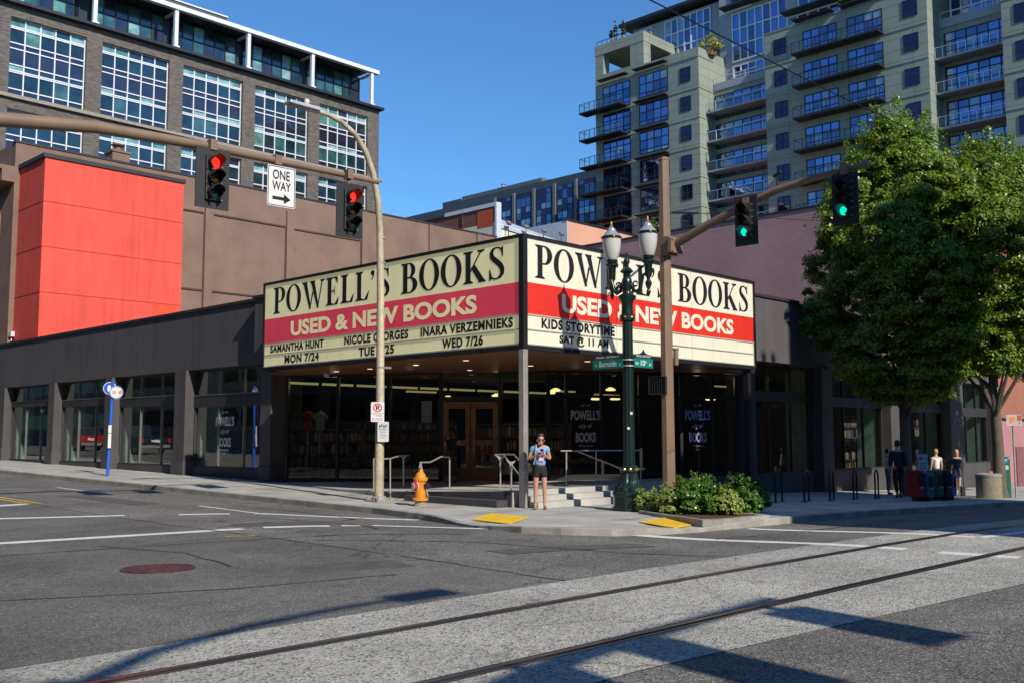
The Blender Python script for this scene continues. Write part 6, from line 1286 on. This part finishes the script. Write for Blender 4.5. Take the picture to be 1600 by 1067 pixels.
t, W, J, k = person('girl with long blond hair in a navy dress facing the shop window', q, (.55, .83), 1.58, dict(elR=(.26, .06, 1.16), wrR=(.14, .13, 1.36), haR=(.10, .13, 1.42)), skin2); top(t, W, J, k, M('dress_navy', (.025, .05, .10), .85, 0, .2, 18), .9, .95, .02, 'blouse'); hair(t, W, J, k, hblond, .26); shoes(t, W, J, k, signw)
m = MB(); m.lathe(W((0, 0, 0)), [(.15*k, 1.0*k), (.17*k, .9*k), (.19*k, .72*k), (.15*k, .73*k)], 24, flute=.06, nf=8); m.build('skirt', MATS['dress_navy'], t, smooth=True)
q = at_wall(1386, 0, 1.6, -.6)
t, W, J, k = person('person in a white shirt half hidden behind the man in dark clothes', q, (.5, -.86), 1.55, dict(), skin2); top(t, W, J, k, MATS['tee_white'], .5, .9); trousers(t, W, J, k, M('trousers_grey', (.10, .10, .11), .85), 1.85, 'trousers'); hair(t, W, J, k, hdark, 0); shoes(t, W, J, k, blk)

# ------------------------------------------------------------------ trees and shrubs
def leaf_faces(C, N, size, aspect=.62, jit=.55, rg=NR):
    """C (n,3) leaf centres, N (n,3) the way each leaf looks: bent rhomb leaves as quads"""
    n = len(C); nn = N+rg.normal(0, jit, (n, 3)); nn /= np.linalg.norm(nn, axis=1, keepdims=True)+1e-9
    a = rg.normal(0, 1, (n, 3)); a[:, 2] -= .5; a -= nn*(a*nn).sum(1, keepdims=True); a /= np.linalg.norm(a, axis=1, keepdims=True)+1e-9
    b = np.cross(nn, a); s = size*rg.uniform(.6, 1.3, (n, 1))
    V = np.empty((n, 4, 3)); V[:, 0] = C-a*s*.5; V[:, 1] = C+b*s*aspect*.5-nn*s*.10; V[:, 2] = C+a*s*.5-nn*s*.05; V[:, 3] = C-b*s*aspect*.5-nn*s*.10
    return V.reshape(-1, 3), np.arange(n*4).reshape(n, 4)
def crown(name, prof, c, lobes, per, size, mat, parent, clr=.42, seed=1, squash=1.0, inner=.25, spikes=0, sl=1.0):
    """foliage: leaf clumps on an uneven shell around the axis at c; prof = [(z, radius)]"""
    rg = np.random.default_rng(seed); zs = [p[0] for p in prof]; rs = [p[1] for p in prof]; P = []; Q = []
    ph = rg.uniform(0, 6.28, 8)
    for i in range(lobes):
        z = rg.uniform(zs[0], zs[-1]); r = np.interp(z, zs, rs)
        if rg.random() > (r/max(rs))+.12: continue
        a = rg.uniform(0, 6.28); f = (1-inner*rg.random()**1.5) if rg.random() < .8 else rg.uniform(.3, .8)
        rr = r*f*(1+.13*math.sin(3*a+ph[0]+z*1.3)+.10*math.sin(5*a+ph[1]-z*2.1)); cc = np.array([c[0]+rr*math.cos(a), c[1]+rr*math.sin(a), z]); rad_ = clr*rg.uniform(.55, 1.25)
        k = int(per*rg.uniform(.6, 1.3)); d = rg.normal(0, 1, (k, 3)); d /= np.linalg.norm(d, axis=1, keepdims=True); d[:, 2] = np.where(d[:, 2] < -.2, -d[:, 2]*.6, d[:, 2])
        p = cc+d*rad_*rg.uniform(.55, 1.08, (k, 1))*np.array([1, 1, squash]); P.append(p); Q.append(d*.8+np.array([math.cos(a)*.5, math.sin(a)*.5, .35]))
    for i in range(spikes):   # leading shoots that break the outline
        z = np.interp(rg.random(), [0, 1], [zs[len(zs)//2], zs[-1]]); r = np.interp(z, zs, rs); a = rg.uniform(0, 6.28); L = rg.uniform(.5, 1.1)*sl; k = int(per*.55)
        s = rg.random((k, 1)); base = np.array([c[0]+r*math.cos(a)*.8, c[1]+r*math.sin(a)*.8, z]); dr = np.array([math.cos(a)*.35, math.sin(a)*.35, 1.0]); p = base+s*L*dr+rg.normal(0, 1, (k, 3))*(.24*(1-s)+.05)*sl; P.append(p); Q.append(rg.normal(0, 1, (k, 3))+np.array([math.cos(a), math.sin(a), .6]))
    V, Fq = leaf_faces(np.vstack(P), np.vstack(Q), size, rg=rg); return mesh_np(name, V, Fq, mat, parent)
bark = M('bark', (.13, .105, .08), .95, 0, .25, 4, .8, 30, fine=.25); lf1 = leafmat('maple_leaf', (.045, .105, .012), (.28, .42, .035), (.46, .40, .10), .40)
def tree(label, b, prof, seed, lean=0, limbs=9, lob=1000, per=330, h0=3.2):
    t = thing('street_tree', label, 'tree', b, 'leafy trees along the side pavement'); rg = random.Random(seed); m = MB(); zt = prof[-1][0]
    m.tube([(b[0], b[1], b[2]-.1), (b[0]+.01, b[1], b[2]+.25), (b[0]+.02, b[1], b[2]+1.6), (b[0]-.02+lean, b[1], b[2]+h0), (b[0]+lean, b[1]+.05, zt*.62), (b[0]+lean, b[1], zt-.8)], [.30, .21, .175, .15, .09, .02], 12)
    for i in range(limbs):
        a = 6.28*i/limbs+rg.uniform(-.3, .3); z0_ = b[2]+h0*rg.uniform(.72, 1.3); r = rg.uniform(1.2, 2.0); z1_ = z0_+rg.uniform(1.3, 3.0); ca, sa = math.cos(a), math.sin(a)
        m.tube([(b[0]+lean*.8, b[1], z0_), (b[0]+lean+ca*r*.35, b[1]+sa*r*.35, z0_+(z1_-z0_)*.4), (b[0]+lean+ca*r*.75, b[1]+sa*r*.75, z0_+(z1_-z0_)*.8), (b[0]+lean+ca*r, b[1]+sa*r, z1_)], [.075, .055, .035, .015], 7)
    m.build('trunk', bark, t, smooth=True)
    crown('crown', prof, (b[0]+lean, b[1]), lob, per, .105, lf1, t, .40, seed, spikes=40); return t
T1 = (16.75, -1.5, walk(16.75, -1.5)); T2 = atg(1563, 777, walk)
tree('leafy green street tree nearest the shop entrance, its lower crown in deep shade', T1, [(2.5, .7), (3.3, 1.75), (4.6, 2.4), (6.0, 2.7), (7.6, 2.7), (9.0, 2.35), (10.3, 1.75), (11.3, 1.0), (12.0, .25)], 3, lean=.05)
tree('leafy green street tree with a sunlit pale trunk next to the litter bin', T2, [(3.5, .5), (4.6, 1.3), (5.6, 2.1), (6.8, 2.55), (8.2, 2.4), (9.4, 1.8), (10.3, 1.0), (10.9, .25)], 5, lean=-.1)
T3 = (26.5, -3.9, walk(26.5, -3.9)); tree('leafy green street tree beyond the sunlit trunk at the picture edge', T3, [(3.0, .8), (4.2, 1.9), (6.0, 2.5), (8.0, 2.3), (9.6, 1.4), (10.6, .3)], 8, lob=600, per=220)
# shrubs in the corner bed
lfv = leafmat('shrub_variegated', (.12, .22, .03), (.36, .42, .10), (.52, .52, .20), .25, .4); lfd = leafmat('shrub_green', (.03, .10, .012), (.13, .25, .035), (.22, .30, .06), .25, .25)
SH = [(1010, 806, 36, 30, 0, 'small pale variegated shrub at the lamp end of the bed'), (1030, 808, 34, 26, 0, 'low pale variegated shrub, second from the lamp end'), (1052, 811, 50, 40, 0, 'yellow green shrub in front of the brown mast'), (1075, 812, 62, 40, 1, 'round mid green shrub on the road side of the bed'), (1092, 806, 66, 36, 1, 'bushy mid green shrub in the middle of the bed'),
      (1112, 812, 64, 40, 1, 'tall mid green shrub with an upright shoot'), (1136, 813, 50, 38, 0, 'yellow green shrub on the road edge of the bed'), (1150, 806, 70, 34, 1, 'glossy green shrub near the shaded end of the bed'), (1172, 809, 64, 36, 1, 'dark glossy shrub at the shaded end of the bed'), (1068, 800, 52, 36, 1, 'green shrub at the foot of the brown mast'), (1184, 806, 50, 28, 1, 'last dark shrub beside the shaded pavement')]
for i, (px, py, hp, wp, kd, lb) in enumerate(SH):
    b = atg(px, py-7, g); D_ = dep(b); h = .76*hp/FPX*D_; r = 1.12*wp/2/FPX*D_; z = b[2]
    t = thing('shrub', lb, 'shrub', b, 'shrubs in the corner bed')
    m = MB(); rg = random.Random(i)
    for q in range(6): a = rg.uniform(0, 6.28); m.tube([b, (b[0]+math.cos(a)*r*.4, b[1]+math.sin(a)*r*.4, z+h*.5), (b[0]+math.cos(a)*r*.7, b[1]+math.sin(a)*r*.7, z+h*.9)], [.014, .010, .004], 5)
    m.build('stem', M('twig', (.10, .07, .04), .9), t)
    crown('foliage', [(z+.03, r*.75), (z+h*.3, r*1.05), (z+h*.7, r*.95), (z+h, r*.35)], b, int(70*max(1, h/.5)**1.6), 60, .058, lfv if kd == 0 else lfd, t, r*.34, 40+i, spikes=6 if hp > 55 else 3, sl=.22)
# plants on the tower terraces
def conif(lb, px, yb, yt, x, r, mt, nm='cypress'):
    b = at(px, yb, x=x); tp_ = at(px, yt, x=x); t = thing(nm, lb, 'rooftop plant', b, 'plants on the tower terraces'); h = tp_[2]-b[2]; m = MB(); m.lathe(b, [(r*.5, -.3), (r*.6, .12)], 10); m.build('pot', M('terracotta', (.30, .16, .08), .8), t)
    crown('foliage', [(b[2]+.2, r), (b[2]+h*.4, r*.9), (b[2]+h, r*.15)], b, 40, 40, .22, mt, t, r*(.5 if nm != 'cypress' else .38), int(px)); return t
lfc = leafmat('cypress_leaf', (.03, .07, .02), (.07, .13, .04), None, .1)
conif('slim dark cypress on the tower roof terrace, taller of the pair', 961.5, 60, 35, 80, .30, lfc); conif('slim dark cypress on the tower roof terrace, nearer the glass penthouse', 974, 57, 33, 80, .30, lfc); conif('short dark cypress at the roof terrace edge', 955, 61, 49, 80, .22, lfc)
conif('yellow green bush spilling over the tower terrace', 1109, 84, 60, 80.5, 1.35, leafmat('terrace_bush', (.16, .20, .03), (.42, .40, .06), (.40, .22, .05), .25), 'terrace_bush'); conif('small green bush on the tower roof by the penthouse', 1015, 62, 52, 82, .6, lfc, 'terrace_bush')
conif('green bush on a tower balcony beside the brown mast', 1022, 364, 343, 77.2, .75, lfd, 'balcony_bush'); conif('green bush on the glass terrace at the top edge of the picture', 1327, 8, -6, 79, .9, lfd, 'terrace_bush')

# ------------------------------------------------------------------ inside the shop, and what its glass mirrors
shelfm = M('shelf_wood', (.26, .15, .06), .6, 0, .15, 3); BK = [M('book_%d' % i, c, .6, 0, .1, 5) for i, c in enumerate(((.45, .05, .04), (.05, .10, .28), (.55, .50, .38), (.06, .22, .14), (.50, .30, .05), (.10, .10, .11), (.35, .38, .40), (.30, .08, .20)))]
def bookcase(label, a, b, z0, h, rows, dpt=.3, face=None):
    """shelving from a to b: case, and each shelf's row of books"""
    t = thing('bookcase', label, 'bookcase', (a[0], a[1], z0), 'bookcases inside the shop'); u = Vector((b[0]-a[0], b[1]-a[1], 0)); L = u.length; u.normalize(); n = Vector((u.y, -u.x, 0))
    if n.dot(Vector(CAM)-Vector((a[0], a[1], 0))) < 0: n = -n
    O = Vector((a[0], a[1], z0)); m = MB(); m.obox(O, u, Z_, n, 0, L, 0, h, -dpt-.02, -dpt)
    for x in (0, L-.03): m.obox(O, u, Z_, n, x, x+.03, 0, h, -dpt, 0)
    for k in range(rows+1): m.obox(O, u, Z_, n, .03, L-.03, h*k/rows-(.03 if k else 0), h*k/rows+(0 if k else .03), -dpt, 0)
    m.build('case', shelfm, t)
    for k in range(rows):
        m = MB(); x = .06; zb2 = h*k/rows+.03; mh = h/rows-.09
        while x < L-.12:
            w_ = random.uniform(.025, .06); hh = mh*random.uniform(.65, .98); m.cur = random.randrange(8)
            if random.random() < .1: x += random.uniform(.1, .3); continue
            m.obox(O, u, Z_, n, x, min(x+w_, L-.05), zb2, zb2+hh, -dpt+.03, -.03); x += w_+.002
        if m.v: o = m.build('books', BK, t); o['kind'] = 'stuff'
bookcase('tall bookcase behind the glass left of the wooden doors', (5.2, 12.6), (3.6, 15.4), .12, 1.7, 4)
bookcase('low wooden book display just inside the glass by the left pillar', (4.1, 10.6), (3.0, 12.7), .12, .9, 2)
bookcase('bookcase deep in the shop behind the wooden doors', (11, 14), (8.2, 17), .12, 2.1, 5)
bookcase('bookcase behind the glass right of the steel post', (11.5, 8.5), (9.2, 11), .12, 1.9, 4)
bookcase('bookcase behind the second window from the right brown pilaster', (20.5, 4.6), (22.3, 4.6), .1, 2.2, 5)
for i, x in enumerate((24.0, 26.4)): bookcase(('lit bookcase in the window left of the girl in navy', 'lit bookcase in the window behind the girl in navy')[i], (x, 4.2), (x+2.1, 4.2), .1, 2.3, 5)
bookcase('bookcase full of books in the last window before the brick building', (30.6, 3.9), (33.8, 3.9), .1, 2.4, 5)
for i, (x, y, z) in enumerate(((25.2, 3.4, 2.95), (27.8, 3.4, 2.9), (32.2, 3.2, 2.85), (21.4, 3.6, 2.95), (15, 4.2, 3.3))): m = MB(); m.box(x-.6, x+.6, y, y+.09, z, z+.05); part('ceiling_lamp', m, strip_l, shop)
def torso(label, px, py, D_, mat):
    c = Vector(at(px, py, D=D_)); t = thing('shirt_mannequin', label, 'mannequin', (c.x, c.y, .15)); m = MB(); m.lathe((c.x, c.y, c.z), [(.10, -.35), (.15, -.3), (.13, -.1), (.165, .12), (.15, .22), (.06, .27), (.05, .33)], 16)
    for s_ in (-1, 1): m.tube([c+rv*.13*s_+Vector((0, 0, .2)), c+rv*.22*s_+Vector((0, 0, .05))], [.06, .055], 8)
    m.build('shirt', mat, t, smooth=True); m = MB(); m.tube([(c.x, c.y, .15), (c.x, c.y, c.z-.35)], .02, 6); m.lathe((c.x, c.y, .15), [(.16, 0), (.16, .02)], 14); m.build('stand', stainless, t)
torso('red T-shirt on a stand inside the glass left of the street light', 481, 655, 33.2, M('shirt_red', (.50, .03, .05), .8)); torso('pale T-shirt on a stand beside the red one', 500, 656, 33.0, M('shirt_pale', (.50, .48, .42), .8))
torso('red garment on a stand behind the blue window lettering', 1092, 690, 33.0, M('shirt_red', (.5, .03, .05), .8))
def table(label, px, py, D_, w_, d_, h, sun):
    c = Vector(at(px, py, D=D_)); z = c.z; t = thing('book_table', label, 'book table', (c.x, c.y, z-h), 'book tables inside the shop'); m = MB(); m.obox(c, rv, Z_, fv, -w_/2, w_/2, -.05, 0, 0, d_)
    for a in (-w_/2+.03, w_/2-.09):
        for b in (.03, d_-.09): m.obox(c, rv, Z_, fv, a, a+.06, -h, -.05, b, b+.06)
    m.build('table', shelfm, t); m = MB(); k = int(w_/.24)
    for i in range(k):
        for j in range(2):
            zz = .002
            for q in range(random.randint(1, 6)): m.cur = random.randrange(8); th = random.uniform(.02, .045); o_ = random.uniform(-.012, .012); m.obox(c, rv, Z_, fv, -w_/2+.03+i*.24+o_, -w_/2+.20+i*.24+o_, zz, zz+th, .05+j*.3, .27+j*.3); zz += th+.001
    o = m.build('books', BK, t); o['kind'] = 'stuff'
table('wooden table of books low behind the glass left of the street light', 540, 718, 32.8, 2.4, .7, .55, 0); table('table of books behind the glass between the steel post and the twin lamp', 905, 722, 33.2, 1.9, .7, .6, 0)
table('table of bright books in the window behind the shaded bicycle racks', 1318, 700, 41.5, 1.2, .7, .8, 0); table('small table of books in the window left of the girl in navy', 1400, 706, 45.5, 1.4, .7, .8, 0)
# the lit pendants and ceiling lamps inside the shop also throw some light
for i, (px, py, D_) in enumerate(((520, 640, 33.5), (640, 640, 34), (776, 620, 34.5), (900, 640, 33), (1090, 640, 32.8))):
    l = bpy.data.lights.new('shop_lamp', 'POINT'); l.energy = 9; l.color = (1, .76, .45); l.shadow_soft_size = .1; lo = bpy.data.objects.new('shop_lamp', l); COL.objects.link(lo); q = at(px, py, D=D_); lo.location = (q[0], q[1], 3.3)
# two vehicles standing in the main street outside the picture: only the shop windows show them
def car(label, cat, x, y, L, w_, h, col, pickup=False):
    t = thing('parked_car' if not pickup else 'pickup_truck', label, cat, (x, y, street(x, y))); z = street(x, y); paintm = M(col[0], col[1], .25, .2, .03, 2, spec=.6)
    sec = [(0, .55, .95), (.06, .42, 1.0), (.3, .38, 1.05), (L-.9, .38, .98), (L-.2, .40, .85), (L, .5, .7)]
    m = MB(); vs = []
    for s, a, b in sec:
        q = 1 if 0 < s < L else .9
        for dx, zz in ((-w_/2*.94*q, a), (-w_/2*q, (a+b)/2), (-w_/2*.92*q, b), (w_/2*.92*q, b), (w_/2*q, (a+b)/2), (w_/2*.94*q, a)): vs.append((x+dx, y+s, z+zz))
    n = len(sec); m.add(vs, [(6*i+j, 6*i+(j+1) % 6, 6*i+6+(j+1) % 6, 6*i+6+j) for i in range(n-1) for j in range(6)]+[tuple(range(5, -1, -1)), tuple(range(6*n-6, 6*n))]); m.build('body', paintm, t, smooth=True)
    c0, c1 = (1.9, 3.7) if pickup else (.25, 3.1); m = MB(); m.add([(x+sx*w_*f, y+yy, z+zz) for yy, zz, f in ((c0, 1.0, .45), (c0+.35, h, .38), (c1-.7, h, .38), (c1+.2, 1.0, .45)) for sx in (-1, 1)], [(0, 1, 3, 2), (2, 3, 5, 4), (4, 5, 7, 6), (0, 2, 4, 6), (1, 7, 5, 3)]); m.build('cabin', M('car_glass', (.02, .03, .035), .05), t)
    m = MB(); m.box(x-w_*.37, x+w_*.37, y+c0+.38, y+c1-.72, z+h-.03, z+h+.02); m.build('roof', paintm, t)
    for sx in (-1, 1):
        for sy in (.85, L-.9): m = MB(); m.lathe((x+sx*w_*.40, y+sy, z+.34), [(.34, -.1), (.34, .1)], 18, axis=(1, 0, 0), xdir=(0, 1, 0)); wh = m.build('wheel', blk, t); m = MB(); m.lathe((x+sx*w_*.40, y+sy, z+.34), [(.2, .1), (.2, .115), (.05, .12)] if sx > 0 else [(.05, -.12), (.2, -.115), (.2, -.1)], 14, axis=(1, 0, 0), xdir=(0, 1, 0)); m.build('rim', stainless, wh)
        m = MB(); m.box(x+sx*w_*.44-.09, x+sx*w_*.44+.09, y-.03, y+.05, z+.68, z+.95); m.build('tail_light', M('tail_red', (.45, .01, .01), .3), t)
    m = MB(); m.box(x-.26, x+.26, y-.025, y+.0, z+.72, z+.86); m.build('number_plate', signw, t); m = MB(); m.box(x-w_*.46, x+w_*.46, y-.06, y+.1, z+.38, z+.55); m.build('bumper', M('bumper_grey', (.3, .3, .3), .4, .4), t)
car('red hatchback standing in the main street', 'car', -8.2, 50, 4.1, 1.75, 1.48, ('car_red', (.50, .02, .02)))
car('dark pickup truck standing in the main street', 'pickup truck', -8.3, 41.5, 5.4, 1.95, 1.75, ('car_black', (.02, .022, .03)), True)
